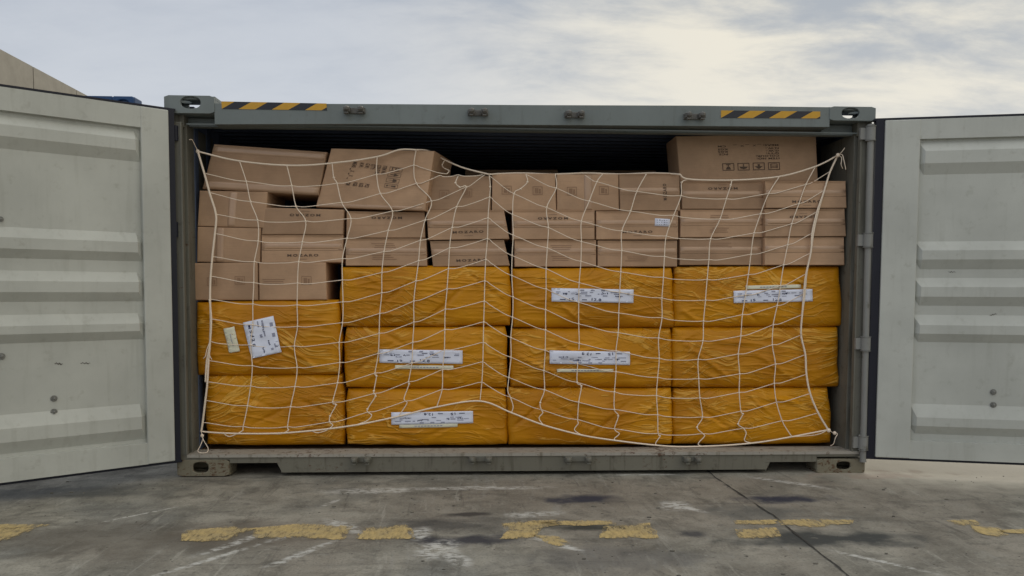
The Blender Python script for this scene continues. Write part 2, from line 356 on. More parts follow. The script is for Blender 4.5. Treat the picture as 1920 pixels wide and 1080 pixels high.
    for fr in frags:
        pts = [G(*p, z=.004) for p in fr]; b = len(vs); ring = []
        for i in range(len(pts)):
            a, q = pts[i], pts[(i+1) % len(pts)]
            for k in range(8):
                p = a.lerp(q, k/8); j = noise.noise_vector(p*14)*.014; ring.append(Vector((p.x+j.x, p.y+j.y, .004)))
        n = len(ring); ce = sum(ring, Vector())/n
        inner = []
        for p in ring:
            d = ce-p; inner.append(p+d*min(.6, .032/max(d.length, .01)))
        outer = [p-(ce-p).normalized()*.02 for p in ring]
        vs += outer+inner; wear += [0.0]*n+[1.0]*n
        for i in range(n): fs.append((b+(i+1) % n, b+i, b+n+i, b+n+(i+1) % n))
        fs.append(tuple(range(b+2*n-1, b+n-1, -1)))
    yl = mesh_obj('painted_line', vs, fs, ym); put(yl, kind='structure')
    at_ = yl.data.attributes.new('wear', 'FLOAT', 'POINT'); at_.data.foreach_set('value', wear)
    # joint between two slabs running away from the camera
    jm = m_plain('joint_filler', (.055, .052, .047), .8, .2, .3, 30, .5)
    lm = m_plain('joint_edge', (.33, .32, .29), .8, .2, .3, 30, .4)
    ctr = [(1318, 876), (1345, 898), (1400, 935), (1448, 966), (1500, 1008), (1548, 1046), (1590, 1080), (1650, 1128)]
    P = [G(*p) for p in ctr]; pts = []
    for i in range(len(P)-1):
        for k in range(10): pts.append(P[i].lerp(P[i+1], k/10))
    def ribbon(name, off, w, m, z):
        v, f = [], []
        for i, p in enumerate(pts):
            d = (pts[min(i+1, len(pts)-1)]-pts[max(i-1, 0)]).normalized(); nn = Vector((-d.y, d.x, 0))
            a = noise.noise(p*6)*.010+noise.noise(p*25)*.006; b = noise.noise(p*6+Vector((9, 0, 0)))*.010+noise.noise(p*25+Vector((4, 0, 0)))*.006
            for q in (off-w/2+a, off+w/2+b): v.append((p.x+nn.x*q, p.y+nn.y*q, z))
        for i in range(len(pts)-1): f.append((2*i+1, 2*i, 2*i+2, 2*i+3))
        return put(mesh_obj(name, v, f, m), kind='structure')
    ribbon('slab_joint', 0, .009, jm, .004)
build_ground()
def grit():
    rs = random.Random(11); k = MB()
    for i in range(420):
        y = -4.2+4.1*rs.random()**.8; x = rs.uniform(-3.6, 3.8); r = .003+.007*rs.random()**3
        b = len(k.v); k.ball((x, y, r*.3), r, 5, 3, (1+rs.random(), .7+rs.random()*.6, .6))
    o = k.build('loose_grit', m_plain('grit_stone', (.13, .12, .10), .85, .2, 0, 3, .9)); put(o, kind='stuff', label='loose stone chips and grit scattered over the concrete yard', cat='grit')
grit()

# ------------------------------------------------------------------ the container
Cn = empty('shipping_container', (0, 0, 0), 'grey shipping container with both doors swung open, packed with cartons and yellow bales', 'container')
DEPTH = 6.06
zs = U(960, 850, 0).z            # top of the sill
zhb = U(960, 236, 0).z           # underside of the header
XL, XR = -2.35, 2.36
def corner_casting(pxa, pya, pxb, pyb, hx, hy, hw, hh, m, top, y0=-.006, mirror=False):
    a, b = U(pxa, pya, y0), U(pxb, pyb, y0); x0, x1 = a.x, b.x; z1, z0 = a.z, b.z; d = .19; th = .022
    hc = U(hx, hy, y0); c = Vector(((x0+x1)/2, y0, (z0+z1)/2)); w, h = x1-x0, z1-z0; k = MB()
    ww, hhh = hw*3.72e-3, hh*3.72e-3
    k.plate_hole(c, (1, 0, 0), (0, 0, 1), w, h, ww, hhh, th, (0, -1, 0), (hc.x-c.x, hc.z-c.z), power=2.3 if top else 2.8)
    zc = z1 if top else z0; nz = 1 if top else -1
    k.plate_hole((c.x-.06*(1 if x0 < 0 else -1), y0+th+(d-th)/2, zc), (1, 0, 0), (0, nz, 0), w-.12, d-th, w*.22, d*.45, th, (0, 0, nz)); k.box((c.x+(w/2-.12)*(1 if x0 < 0 else -1), y0+th, zc), (c.x+w/2*(1 if x0 < 0 else -1), y0+d, zc-nz*th))
    zo = z0 if top else z1
    k.box((x0, y0+th, zo), (x1, y0+d, zo+(th if top else -th)))
    za, zb = sorted((zc-nz*th, zo+nz*th))
    for xx, s in ((x0, 1), (x1, -1)): k.box((xx, y0+th, za), (xx+s*th, y0+d, zb))
    zo_ = za+(zb-za)*(.56 if top else 1.0)
    k.box((x0+th, y0+d-th, za), (x1-th, y0+d, zo_))
    if top: inn = hc.x-.07 if x0 < 0 else hc.x+.10; k.box((inn, y0+d-th, zo_), ((x0+th) if x0 < 0 else (x1-th), y0+d, zb))
    o = k.build('corner_casting', m, Cn); bevel(o, .012, 3)
    return o
corner_casting(307, 178, 402, 213, 357, 192, 36, 22, FRAME, True)
corner_casting(1556, 199, 1642, 227, 1595, 212, 34, 20, FRAME, True)
corner_casting(331, 863, 430, 893, 376, 877, 28, 20, CASTLOW, False)
corner_casting(1532, 861, 1622, 888, 1582, 873, 27, 15, CASTLOW, False)
# header
def header():
    y0, d = 0.0, .17; k = MB()
    pts = [(402, 194), (700, 195), (1000, 197), (1300, 198), (1556, 201)]
    top = [U(*p, y0).z for p in pts]; xs = [U(*p, y0).x for p in pts]
    bl = [(402, 233), (700, 232), (1000, 234), (1300, 236), (1556, 238)]; bz = [U(*p, y0).z for p in bl]
    for i in range(4):
        k.hexa([(xs[i], y0, bz[i]), (xs[i+1], y0, bz[i+1]), (xs[i+1], y0, top[i+1]), (xs[i], y0, top[i])],
               [(xs[i], y0+d, bz[i]), (xs[i+1], y0+d, bz[i+1]), (xs[i+1], y0+d, top[i+1]), (xs[i], y0+d, top[i])])
    # stub ends above the posts, tucked behind the castings
    k.box((U(325, 230, 0).x, .13, zhb-.002), (xs[0], .16, U(340, 214, 0).z)); k.box((xs[-1], .13, zhb-.002), (U(1622, 230, 0).x, .16, U(1600, 228, 0).z))
    h = k.build('header', FRAME, Cn)
    g = MB(); g.box((XL, .05, zhb-.012), (XR, .062, zhb-.003)); g.box((XL, .10, zhb-.014), (XR, .165, zhb-.003))
    g.build('door_stop', FRAME, h)
    # hazard stickers
    hm, t, bs, ob = mat('hazard_stripes'); x, y, z = t.sep(ob)
    s = t.math('FRACT', t.math('MULTIPLY', t.math('SUBTRACT', x, t.math('MULTIPLY', z, 1.75)), 1/.222))
    n = t.noise(ob, 25, 4, .6)
    t.put(bs.inputs['Base Color'], t.mix(t.math('LESS_THAN', s, .5), t.mix(n, (.50, .26, .012), (.62, .34, .02)), (.012, .013, .022)))
    bs.inputs['Roughness'].default_value = .45
    for (a, b, c, d_) in (((415, 190), (612, 194), (613, 207), (416, 204)), ((1352, 207), (1538, 209), (1538, 222), (1352, 221))):
        q = [U(*p, -.003) for p in (d_, c, b, a)]; off = q[0]
        e = bpy.data.objects.new('hazard_sticker', bpy.data.meshes.new('hazard_sticker')); COL.objects.link(e)
        v = [tuple(p-off) for p in q]+[tuple(p-off+Vector((0, .0025, 0))) for p in q]
        e.data.from_pydata(v, [], [(0, 1, 2, 3), (7, 6, 5, 4), (0, 4, 5, 1), (1, 5, 6, 2), (2, 6, 7, 3), (3, 7, 4, 0)]); e.data.materials.append(hm)
        e.location = off; e.parent = h
    return h
H_ = header()
def lock_keeper(px0, px1, py, parent, m, up):
    """cam keeper: base plate with two lugs that catch the lock bar"""
    a, b = U(px0, py, 0), U(px1, py, 0); z = a.z; k = MB()
    k.box((a.x-.012, -.012, z-.020), (b.x+.012, -.001, z+.020))
    for x in (a.x+.014, b.x-.014):
        k.box((x-.022, -.060, z-.016), (x+.022, -.012, z+.018)); k.box((x-.014, -.066, z-.030), (x+.014, -.040, z-.016))
        k.ball((x, -.062, z+.004), .020, 8, 5)
    o = k.build('lock_keeper', m, parent); bevel(o, .004)
for a in ((648, 682, 208), (880, 912, 212), (1061, 1092, 216), (1284, 1317, 219)): lock_keeper(*a, H_, DARKSTEEL, True)
# sill with two fork-pocket style notches
def sill():
    k = MB(); y0, d = .004, .17
    def z(px, py): return U(px, py, y0).z
    segs = [(431, 527, 868), (527, 1436, 883), (1436, 1531, 866)]
    for i, (a, b, py) in enumerate(segs):
        xa, xb = U(a, 860, y0).x, U(b, 860, y0).x
        zb = U((a+b)/2, py, y0).z
        k.hexa([(xa, y0, zb), (xb, y0, zb), (xb, y0, zs), (xa, y0, zs)], [(xa, y0+d, zb), (xb, y0+d, zb), (xb, y0+d, zs), (xa, y0+d, zs)])
    zc = U(380, 863, 0).z
    k.box((U(333, 860, 0).x, y0, zc+.002), (U(431, 860, 0).x, y0+d, zs)); k.box((U(1531, 860, 0).x, y0, zc), (U(1620, 860, 0).x, y0+d, zs))
    # sloping cheeks of the notches
    for a, dx in ((527, -.03), (1436, .03)):
        x = U(a, 870, y0).x; zt = U(a, 867, y0).z; zb = U(a, 883, y0).z
        k.prism([(x, y0+.002, zb), (x, y0+.002, zt), (x+dx, y0+.002, zt)][::(1 if dx > 0 else -1)], (0, d-.01, 0))
    s = k.build('sill', FRAME_LOW, Cn)
    t = MB(); t.box((XL-.02, .010, zs), (XR+.02, .18, zs+.004)); t.box((XL-.02, -.006, zs-.018), (XR+.02, .010, zs+.003))
    t.build('threshold', SILLTOP, s)
    return s
SL = sill()
for a in ((662, 694, 861), (882, 920, 860), (1061, 1106, 860), (1282, 1310, 860)): lock_keeper(*a, SL, POST, False)
# posts: front face, inner return and a recessed channel
def post(s):
    k = MB(); zt = zhb-.004; zb = zs
    if s < 0: xa, xb = U(331, 540, 0).x, U(346, 540, 0).x
    else: xa, xb = U(1605, 540, 0).x, U(1621, 540, 0).x
    if s < 0:
        k.box((xa, .0, zb), (xb, .035, zt)); k.box((xa, .035, zb), (xb-.014, .07, zt)); k.box((xa, .07, zb), (xb+.01, .62, zt)); k.box((xb-.012, -.008, zb), (xb+.002, 0, zt))
    else:
        k.box((xa, .0, zb), (xb, .035, zt)); k.box((xa+.014, .035, zb), (xb, .07, zt)); k.box((xa-.01, .07, zb), (xb, .62, zt)); k.box((xa-.002, -.008, zb), (xa+.012, 0, zt))
    zc_ = U(330, 214, 0).z if s < 0 else U(1630, 229, 0).z; xo = U(317, 240, 0).x if s < 0 else U(1641, 240, 0).x
    k.box((xo, .045, zhb-.03), (xb if s < 0 else xa, .20, zc_+.01))
    o = k.build('corner_post', POST, Cn); bevel(o, .004)
    # hinge rod with knuckles
    if s > 0:
        h = MB(); top, bot = U(1633, 233, -.03), U(1618, 866, -.03)
        h.tube([bot, bot.lerp(top, .5), top], .023, 12); hr = h.build('hinge_rod', STEEL, Cn, math.radians(40))
        for py in (250, 447, 641, 829):
            p = bot.lerp(top, (866-py)/(866-233)); q = MB(); q.tube([p-Vector((0, 0, .045)), p+Vector((0, 0, .045))], .034, 12)
            q.tube([p-Vector((0, 0, .052)), p-Vector((0, 0, .047))], .037, 12); q.tube([p+Vector((0, 0, .047)), p+Vector((0, 0, .052))], .037, 12)
            q.box((p.x-.07, p.y+.005, p.z-.04), (p.x, p.y+.028, p.z+.04))
            q.build('hinge_knuckle', STEEL, hr, math.radians(40))
    else:
        for py in (250, 430, 625, 805):
            p = U(329, py, .0); h = MB(); h.tube([p-Vector((0, 0, .05)), p+Vector((0, 0, .05))], .020, 10); h.build('hinge_knuckle', RUBBER, Cn, math.radians(40))
post(-1); post(1)
# shell
def shell():
    zr = U(960, 205, 0).z; k = MB(); n = 40
    for i in range(n):                                   # roof corrugated across
        y = .17+i*(DEPTH-.2)/n; p = (DEPTH-.2)/n
        prof = [(0, 0), (.35, 0), (.5, -.03), (.85, -.03), (1, 0)]
        for a, b in zip(prof, prof[1:]):
            e = .04; k.hexa([(XL-e, y+a[0]*p, zr+a[1]-.02), (XR+e, y+a[0]*p, zr+a[1]-.02), (XR+e, y+a[0]*p, zr+a[1]), (XL-e, y+a[0]*p, zr+a[1])],
                          [(XL-e, y+b[0]*p, zr+b[1]-.02), (XR+e, y+b[0]*p, zr+b[1]-.02), (XR+e, y+b[0]*p, zr+b[1]), (XL-e, y+b[0]*p, zr+b[1])])
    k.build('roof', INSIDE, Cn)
    for x, s in ((XL, -1), (XR, 1)):
        k = MB(); n = 22; p = (DEPTH-.22)/n
        for i in range(n):
            y = .205+i*p; prof = [(0, 0), (.28, 0), (.5, .035), (.78, .035), (1, 0)]
            for a, b in zip(prof, prof[1:]):
                xa, xb = x+s*a[1], x+s*b[1]; A, B = sorted((xa, xa+s*.01)), sorted((xb, xb+s*.01))
                k.hexa([(A[0], y+a[0]*p, zs), (A[1], y+a[0]*p, zs), (A[1], y+a[0]*p, zr), (A[0], y+a[0]*p, zr)],
                       [(B[0], y+b[0]*p, zs), (B[1], y+b[0]*p, zs), (B[1], y+b[0]*p, zr), (B[0], y+b[0]*p, zr)])
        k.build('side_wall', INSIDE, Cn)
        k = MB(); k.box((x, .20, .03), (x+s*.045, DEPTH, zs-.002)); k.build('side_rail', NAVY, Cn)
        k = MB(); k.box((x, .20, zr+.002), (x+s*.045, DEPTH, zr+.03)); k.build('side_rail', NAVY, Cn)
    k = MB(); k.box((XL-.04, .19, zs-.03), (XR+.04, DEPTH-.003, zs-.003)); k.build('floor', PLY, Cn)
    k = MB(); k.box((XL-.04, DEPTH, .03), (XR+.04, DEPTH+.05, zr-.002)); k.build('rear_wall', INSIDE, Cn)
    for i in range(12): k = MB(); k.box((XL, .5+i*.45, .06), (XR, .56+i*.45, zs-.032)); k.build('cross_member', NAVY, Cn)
shell()
# doors
def door(s, ang, hx, hy, pxref, py_list, flange_px, bolts, knob):
    d = Vector((s*math.cos(ang), -math.sin(ang), 0)); n = Vector((-s*math.sin(ang), -math.cos(ang), 0)); h0 = Vector((s*hx, hy, 0))
    def on(px, py):
        r = ray(px, py); k = (h0-CAM).dot(n)/r.dot(n); p = CAM+r*k; return (p-h0).dot(d), p.z
    def P(X, z, o): return h0+d*X+n*o+Vector((0, 0, z))
    Wd = 2.42; zb, zt = .1285, 2.4876
    f0, f1 = on(flange_px, 540)[0], Wd-.28
    Z = [on(pxref, y)[1] for y in py_list]
    # profile from top: rail bottom, then ribs (top facet, front, front, bottom facet)
    prof = [(zt, .03), (Z[0], .03), (Z[0]-.003, -.002)]
    for i in range(5):
        a, b, c, e = Z[1+4*i:5+4*i]; prof += [(a, 0), (b, .036), (c, .036), (e, 0)]
    prof += [(Z[21]+.004, 0), (Z[21], .03), (zb, .03)]
    k = MB(); xs = [(f0-.004, 0), (f0+.035, 1), (f1-.035, 1), (f1+.004, 0)]
    v, f = [], []; m = len(prof)
    for X, fl in xs:
        for i, (z, o) in enumerate(prof): v.append(P(X, z, o if (fl or i < 2 or i >= m-2) else 0.0 if fl else -.002))
    for i in range(len(xs)-1):
        for j in range(m-1):
            q = (i*m+j, i*m+j+1, (i+1)*m+j+1, (i+1)*m+j); f.append(q if s > 0 else q[::-1])
    k.add(v, f)
    root = k.build('door', DOORIN, Cn)
    q = MB()
    def slab(X0, X1, z0, z1, o0, o1):
        fr = [P(X0, z0, o1), P(X1, z0, o1), P(X1, z1, o1), P(X0, z1, o1)]; bk = [P(X0, z0, o0), P(X1, z0, o0), P(X1, z1, o0), P(X0, z1, o0)]
        if s < 0: fr, bk = [fr[1], fr[0], fr[3], fr[2]], [bk[1], bk[0], bk[3], bk[2]]
        q.hexa(fr, bk)
    X0 = .016 if s > 0 else 0
    slab(X0, f0, zb, zt, -.04, .034); bevel(q.build('door_stile', DOORIN, root), .006, 2)
    q = MB(); slab(f1, Wd, zb, zt, -.04, .034); bevel(q.build('door_stile', DOORIN, root), .006, 2)
    q = MB(); slab(0, Wd, zb-.012, zt+.012, -.062, -.042); q.build('outer_skin', NAVY, root)
    q = MB()
    slab(-.040, X0-.003, zb-.012, zt+.012, -.055, .020); slab(-.05, Wd, zt+.003, zt+.018, -.04, .016); slab(-.05, Wd, zb-.018, zb-.003, -.04, .016)
    q.build('gasket', RUBBER, root)
    for (px, py, r) in bolts:
        X, z = on(px, py); b = MB(); c = P(X, z, .002); b.tube([c, c+n*.004], r*1.15, 14); b.tube([c+n*.004, c+n*.013], r*.72, 6); b.ball(c+n*.012, r*.45, 8, 5)
        b.build('bolt', BOLT, root, math.radians(40))
    for (px, py, L, hgt, an) in knob:                     # scuffs through the paint
        X, z = on(px, py); b = MB(); pts = []
        for i in range(10):
            a = i/9; pts.append((X+L*(a-.5)*math.cos(an), z+L*(a-.5)*math.sin(an)+.004*math.sin(i*2.1), hgt*(math.sin(math.pi*a)**.7)*(.6+.4*math.sin(i*3.7)**2)+.0008))
        vv = [P(x, zz+h/2, .0375 if L < 0 else .0015) for x, zz, h in pts]+[P(x, zz-h/2, .0015) for x, zz, h in pts]
        b.add(vv, [(i, i+1, 10+i+1, 10+i) for i in range(9)]); b.build('paint_scuff', m_scuff, root)
m_scuff = m_plain('scuffed_paint', (.14, .135, .12), .7, .2, 0, 60, .5)
L_Y = [240, 246, 264, 284, 304, 437, 455, 474, 490, 511, 529, 548, 565, 587, 606, 620, 636, 757, 780, 803, 824, 831]
door(-1, .645, 2.4455, -.0411, 262, L_Y, 268, [(101, 747, .017), (101, 772, .017), (3, 668, .017), (12, 866, .016), (10, 888, .016), (1, 411, .014)],
     [(110, 682, .05, .012, .2), (160, 681, .06, .008, .1), (160, 519, .04, .008, 0), (35, 806, .10, .012, .1)])
R_Y = [262, 266, 285, 308, 328, 453, 470, 487, 505, 521, 538, 556, 573, 590, 609, 625, 641, 757, 781, 797, 813, 826]
door(1, .2329, 2.4455, -.0411, 1722, R_Y, 1714, [(1862, 735, .018), (1862, 759, .018)],
     [(1865, 297, .28, .010, .05), (1745, 607, .06, .010, -.5), (1862, 590, .05, .008, .3), (1690, 310, .02, .12, .1), (1785, 510, .05, .006, 0)])

# ------------------------------------------------------------------ boxes
def make_box(q, y0, depth, r, disp, nx, ny, slope=0.0, bdx=0.0, bdz=0.0):
    """q: pixel quad (tl, tr, br, bl) of the front face; returns verts, faces and the surface point function (u, v from bottom-left)"""
    def yb(x): return y0+slope*(x-xc)
    c0 = [U(*p, y0) for p in q]; xc = sum(p.x for p in c0)/4
    c = [U(*p, yb(k.x)) for p, k in zip(q, c0)]; tl, tr, br, bl = c
    wid = ((tr-tl).length+(br-bl).length)/2; hei = ((tl-bl).length+(tr-br).length)/2
    def base(u, v): return bl*(1-u)*(1-v)+br*u*(1-v)+tr*u*v+tl*(1-u)*v
    def surf(u, v, off=0.0):
        p = base(u, v); e = min(min(u, 1-u)*wid, min(v, 1-v)*hei)
        back = 0 if e >= r else r-math.sqrt(max(0, r*r-(r-e)**2))
        return Vector((p.x, p.y+back+disp(u, v, wid, hei, p)*min(1, e/(r*1.5))-off, p.z))
    def samples(n, L):
        a = r/L; s = [0, a*.06, a*.25, a*.55, a]; inner = [a+(1-2*a)*i/n for i in range(1, n)]
        return s+inner+[1-k for k in s[::-1]]
    us, vs_ = samples(nx, wid), samples(ny, hei); v, f = [], []
    for b in vs_:
        for a in us: v.append(surf(a, b))
    w = len(us); h = len(vs_)
    for j in range(h-1):
        for i in range(w-1): f.append((j*w+i, j*w+i+1, (j+1)*w+i+1, (j+1)*w+i))
    ring = [i for i in range(w)]+[j*w+w-1 for j in range(1, h)]+[(h-1)*w+i for i in range(w-2, -1, -1)]+[j*w for j in range(h-2, 0, -1)]
    b0 = len(v); cen = base(.5, .5)
    for i in ring:
        p = v[i].copy(); v.append(Vector((p.x+bdx, p.y+depth, p.z+bdz)))
    n = len(ring)
    for i in range(n):
        j = (i+1) % n; f.append((ring[j], ring[i], b0+i, b0+j))
    f.append(tuple(b0+i for i in range(n-1, -1, -1)))
    base_pt = (bl+br)/2+Vector((bdx/2, depth/2, bdz/2))
    return v, f, surf, wid, hei, base_pt
def decal(name, surf, wid, hei, cx, cy, w, h, ang, m, parent, off=.0015, nx=14, ny=4, rag=0.0):
    """sheet stuck on a box front: centre (cx, cy) in 0..1, size in metres, follows the surface, 1 mm thick"""
    v, f = [], []
    ca, sa = math.cos(ang), math.sin(ang)
    for lay in (0, 1):
        for j in range(ny+1):
            for i in range(nx+1):
                a, b = (i/nx-.5)*w, (j/ny-.5)*h
                if rag and i in (0, nx): a += rag*(random.random()-.5)
                x, z = a*ca-b*sa, a*sa+b*ca
                v.append(surf(min(.999, max(.001, cx+x/wid)), min(.999, max(.001, cy+z/hei)), off if lay == 0 else off-.001))
    W_ = nx+1; N = W_*(ny+1)
    for j in range(ny):
        for i in range(nx):
            q = (j*W_+i, j*W_+i+1, (j+1)*W_+i+1, (j+1)*W_+i); f.append(q); f.append(tuple(k+N for k in q[::-1]))
    ring = [i for i in range(W_)]+[j*W_+nx for j in range(1, ny+1)]+[ny*W_+i for i in range(nx-1, -1, -1)]+[j*W_ for j in range(ny-1, 0, -1)]
    for i in range(len(ring)):
        a, b = ring[i], ring[(i+1) % len(ring)]; f.append((b, a, a+N, b+N))
    return mesh_obj(name, v, f, m, parent, True)
_fonts = {}
def glyphs(txt, size, xs=1.0, fat=.018):
    """flat text mesh -> 2-D vertices centred on 0, and faces"""
    key = (txt, size, xs, fat)
    if key in _fonts: return _fonts[key]
    cu = bpy.data.curves.new('txt', 'FONT'); cu.body = txt; cu.size = size; cu.align_x = 'CENTER'; cu.align_y = 'CENTER'; cu.resolution_u = 2
    cu.space_character = 1.38 if txt == 'MOZARO' else 1.1; cu.offset = fat*size
    o = bpy.data.objects.new('txt', cu); COL.objects.link(o); dg = bpy.context.evaluated_depsgraph_get()
    me = bpy.data.meshes.new_from_object(o.evaluated_get(dg)); r = ([(p.co.x*xs, p.co.y) for p in me.vertices], [tuple(p.vertices) for p in me.polygons])
    bpy.data.objects.remove(o); bpy.data.curves.remove(cu); bpy.data.meshes.remove(me)
    _fonts[key] = r; return r
class Ink:
    """2-D marks (metres, around a centre) laid on a box front as one mesh"""
    def __init__(s): s.v = []; s.f = []
    def text(s, txt, x, y, size, xs=1.0, ang=0.0, left=False, fat=.018):
        gv, gf = glyphs(txt, size, xs, fat); b = len(s.v); dx = -min(p[0] for p in gv) if left and gv else 0
        for p in gv:
            a, c = p[0]+dx, p[1]; s.v.append((x+a*math.cos(ang)-c*math.sin(ang), y+a*math.sin(ang)+c*math.cos(ang)))
        s.f += [tuple(i+b for i in q) for q in gf]; return s
    def rect(s, x0, y0, x1, y1):
        b = len(s.v); s.v += [(x0, y0), (x1, y0), (x1, y1), (x0, y1)]; s.f.append((b, b+1, b+2, b+3)); return s
    def frame(s, x0, y0, x1, y1, t):
        return s.rect(x0, y0, x1, y0+t).rect(x0, y1-t, x1, y1).rect(x0, y0+t, x0+t, y1-t).rect(x1-t, y0+t, x1, y1-t)
    def poly(s, pts):
        b = len(s.v); s.v += pts; s.f.append(tuple(range(b, b+len(pts)))); return s
    def stroke(s, pts, w):
        for a, c in zip(pts, pts[1:]):
            d = Vector((c[0]-a[0], c[1]-a[1])); d = d.normalized() if d.length > 1e-6 else Vector((1, 0)); n = Vector((-d.y, d.x))*w/2
            s.poly([(a[0]-n.x, a[1]-n.y), (c[0]-n.x, c[1]-n.y), (c[0]+n.x, c[1]+n.y), (a[0]+n.x, a[1]+n.y)])
        return s
    def lay(s, name, surf, wid, hei, cx, cy, ang, m, parent, off=.0028):
        ca, sa = math.cos(ang), math.sin(ang); v = []
        for a, b in s.v:
            x, z = a*ca-b*sa, a*sa+b*ca; v.append(surf(min(.995, max(.005, cx+x/wid)), min(.995, max(.005, cy+z/hei)), off))
        return mesh_obj(name, v, s.f, m, parent)
def icon(k, i, x, y, w, h):
    """one handling pictogram in a frame: stacked box, arrow, umbrella, glass"""
    def p(a, b): return (x+a*w, y+b*h)
    def rc(a, b, c, d): k.rect(x+a*w, y+b*h, x+c*w, y+d*h)
    k.frame(x-w/2, y-h/2, x+w/2, y+h/2, min(w, h)*.09)
    if i == 0:
        rc(-.3, -.05, .3, .03); rc(-.3, .12, .3, .2); rc(-.3, -.3, -.24, .3); rc(.24, -.3, .3, .3); rc(-.3, -.32, .3, -.24)
    if i == 1: k.poly([p(-.34, -.02), p(.34, -.02), p(0, .36)]); rc(-.09, -.3, .09, -.02)
    if i == 2: k.poly([p(-.36, 0), p(.36, 0), p(.24, .24), p(0, .34), p(-.24, .24)]); rc(-.04, -.34, .04, 0)
    if i == 3: k.poly([p(-.22, .34), p(-.12, 0), p(.12, 0), p(.22, .34)]); rc(-.04, -.26, .04, 0); rc(-.2, -.36, .2, -.26)

def tilt(q):
    a, b = XZ(*q[3], .18), XZ(*q[2], .18); return math.atan2(b[1]-a[1], b[0]-a[0])
GROUP_C = 'brown cardboard cartons stacked in the container'
def carton(q, label, y0=.18, depth=.52, seam=True, tape=None, word=None, slope=0.0, bdx=0.0, m=None, seed=0, faint=None, bdz=0.0):
    rs = random.Random(seed*13+5); ph = Vector((seed*3.7, seed*1.9, 0)); sv = .46+rs.random()*.06; bul = rs.uniform(.002, .007)
    def disp(u, v, w, h, p):
        d = -bul*4*u*(1-u)*math.sin(math.pi*v)+.0035*noise.noise(Vector((p.x*4, p.z*6, 0))+ph)
        if seam:
            e = abs(v-sv)*h
            if e < .004: d += .005*(1-e/.004)
            d += (.003 if v < sv else .014*(v-sv)/.5)
        return d
    v, f, surf, w, h, bp = make_box(q, y0, depth, .008, disp, 16, 24, slope, bdx, bdz)
    root = empty('carton', bp, label, 'carton', GROUP_C); a = tilt(q)
    mesh_obj('carton_box', v, f, m or KRAFT, root, math.radians(35))
    if tape == 'h': decal('packing_tape', surf, w, h, .5, sv+.012/h, w*.985, .05, 0, TAPE, root, .0012, 16, 4)
    if tape == 'v': decal('packing_tape', surf, w, h, .36 if seed % 2 else .5, .5, .055, h*.97, 0, TAPE, root, .0012, 3, 14)
    if word:
        px, py, up, fs = word; k = Ink()
        # centre in box coordinates
        p = U(px, py, y0); c00, c10, c01 = surf(0, 0), surf(1, 0), surf(0, 1)
        cu_ = (p.x-(c00.x+c01.x)/2)/((surf(1, .5)-surf(0, .5)).x); cv = (p.z-surf(cu_, 0).z)/(surf(cu_, 1).z-surf(cu_, 0).z)
        if up in ('up', 'down'):
            k.text('MOZARO', 0, 0, fs*.64, 1.80, fat=.03); k.rect(-.03, -fs*.75, .03, -fs*.70)
            k.lay('printed_name', surf, w, h, cu_, cv, a+(math.pi if up == 'down' else 0), INK, root)
        else:
            k.text('MOZARO', 0, 0, fs, .66, fat=.03).lay('printed_name', surf, w, h, cu_, cv, a+math.pi/2, INK, root)
    if faint:
        k = Ink()
        for (px, py, kind) in faint:
            p = U(px, py, y0); o = surf(.5, .5); x, z = p.x-o.x, p.z-o.z
            if kind == 'icon': k.frame(x-.035, z-.03, x+.035, z+.03, .004).rect(x-.02, z-.018, x+.005, z+.018).rect(x+.01, z-.02, x+.022, z+.012)
            else:
                for j in range(3): k.rect(x-.09+rs.random()*.03, z+j*.014-.014, x+.09-rs.random()*.05, z+j*.014-.009)
        k.lay('faded_print', surf, w, h, .5, .5, 0, FAINT, root, .0022)
    return root, surf, w, h, y0, a
def R4(a, b, c, d): return [(a, b), (c, b), (c, d), (a, d)]
def at(surf, px, py, y0):
    p = U(px, py, y0); w = surf(1, .5).x-surf(0, .5).x; u = (p.x-surf(0, .5).x)/w
    for _ in range(3):
        v = (p.z-surf(u, .02).z)/(surf(u, .98).z-surf(u, .02).z)*.96+.02; a, b = surf(.02, v).x, surf(.98, v).x; u = (p.x-a)/(b-a)*.96+.02
    return u, v
S1 = .052
c1 = carton([(401, 270), (613, 285), (597, 366), (379, 354)], 'tilted carton with glints of clear tape along its edges, topmost at the far left', .20, .5, False, None, seed=1)
r_, sf, w_, h_, y_, a_ = c1
decal('packing_tape', sf, w_, h_, .5, .89, w_*.985, .045, 0, TAPE, r_, .0010, 20, 3)
decal('packing_tape', sf, w_, h_, .5, .10, w_*.985, .05, 0, TAPE, r_, .0010, 20, 3)
def shipping_print(surf, w, h, cx, cy, ang, root, sc, sx, ih, iw, igap, iy):
    """printed block: rows of marks below a row of handling icons (upright frame), rows sc apart, half width sx"""
    k = Ink(); L, R = -sx, sx; ts = sc*.95
    rows = ['ITEM NO:', 'COLOUR:', "Q'TY:", 'G.W.:', 'N.W.:']; tw = sx/.32*.0155/ts*3.6
    for i, tx in enumerate(rows):
        k.text(tx, L, -i*sc, ts, tw, 0, True, .03)
        if i > 1: k.text('PCS' if i == 2 else 'KGS', R-.22*sx, -i*sc, ts, tw, 0, True, .03)
    k.text('MEAS:', L, -5.2*sc, ts, tw*1.1, 0, True, .03); k.text('CM', R-.18*sx, -5.2*sc, ts, tw*1.1, 0, True, .03)
    for i in range(2): k.text('X', (-.16+i*.42)*sx, -5.2*sc, ts, tw)
    for i in range(3): k.rect((-.40+i*.42)*sx, -5.7*sc, (-.26+i*.42)*sx, -5.55*sc)
    k.lay('shipping_print', surf, w, h, cx, cy, ang, INK, root)
    for i in range(4):
        k = Ink(); icon(k, i, L+iw/2+i*igap, iy, iw, ih); k.lay('handling_icon', surf, w, h, cx, cy, ang, INK, root)
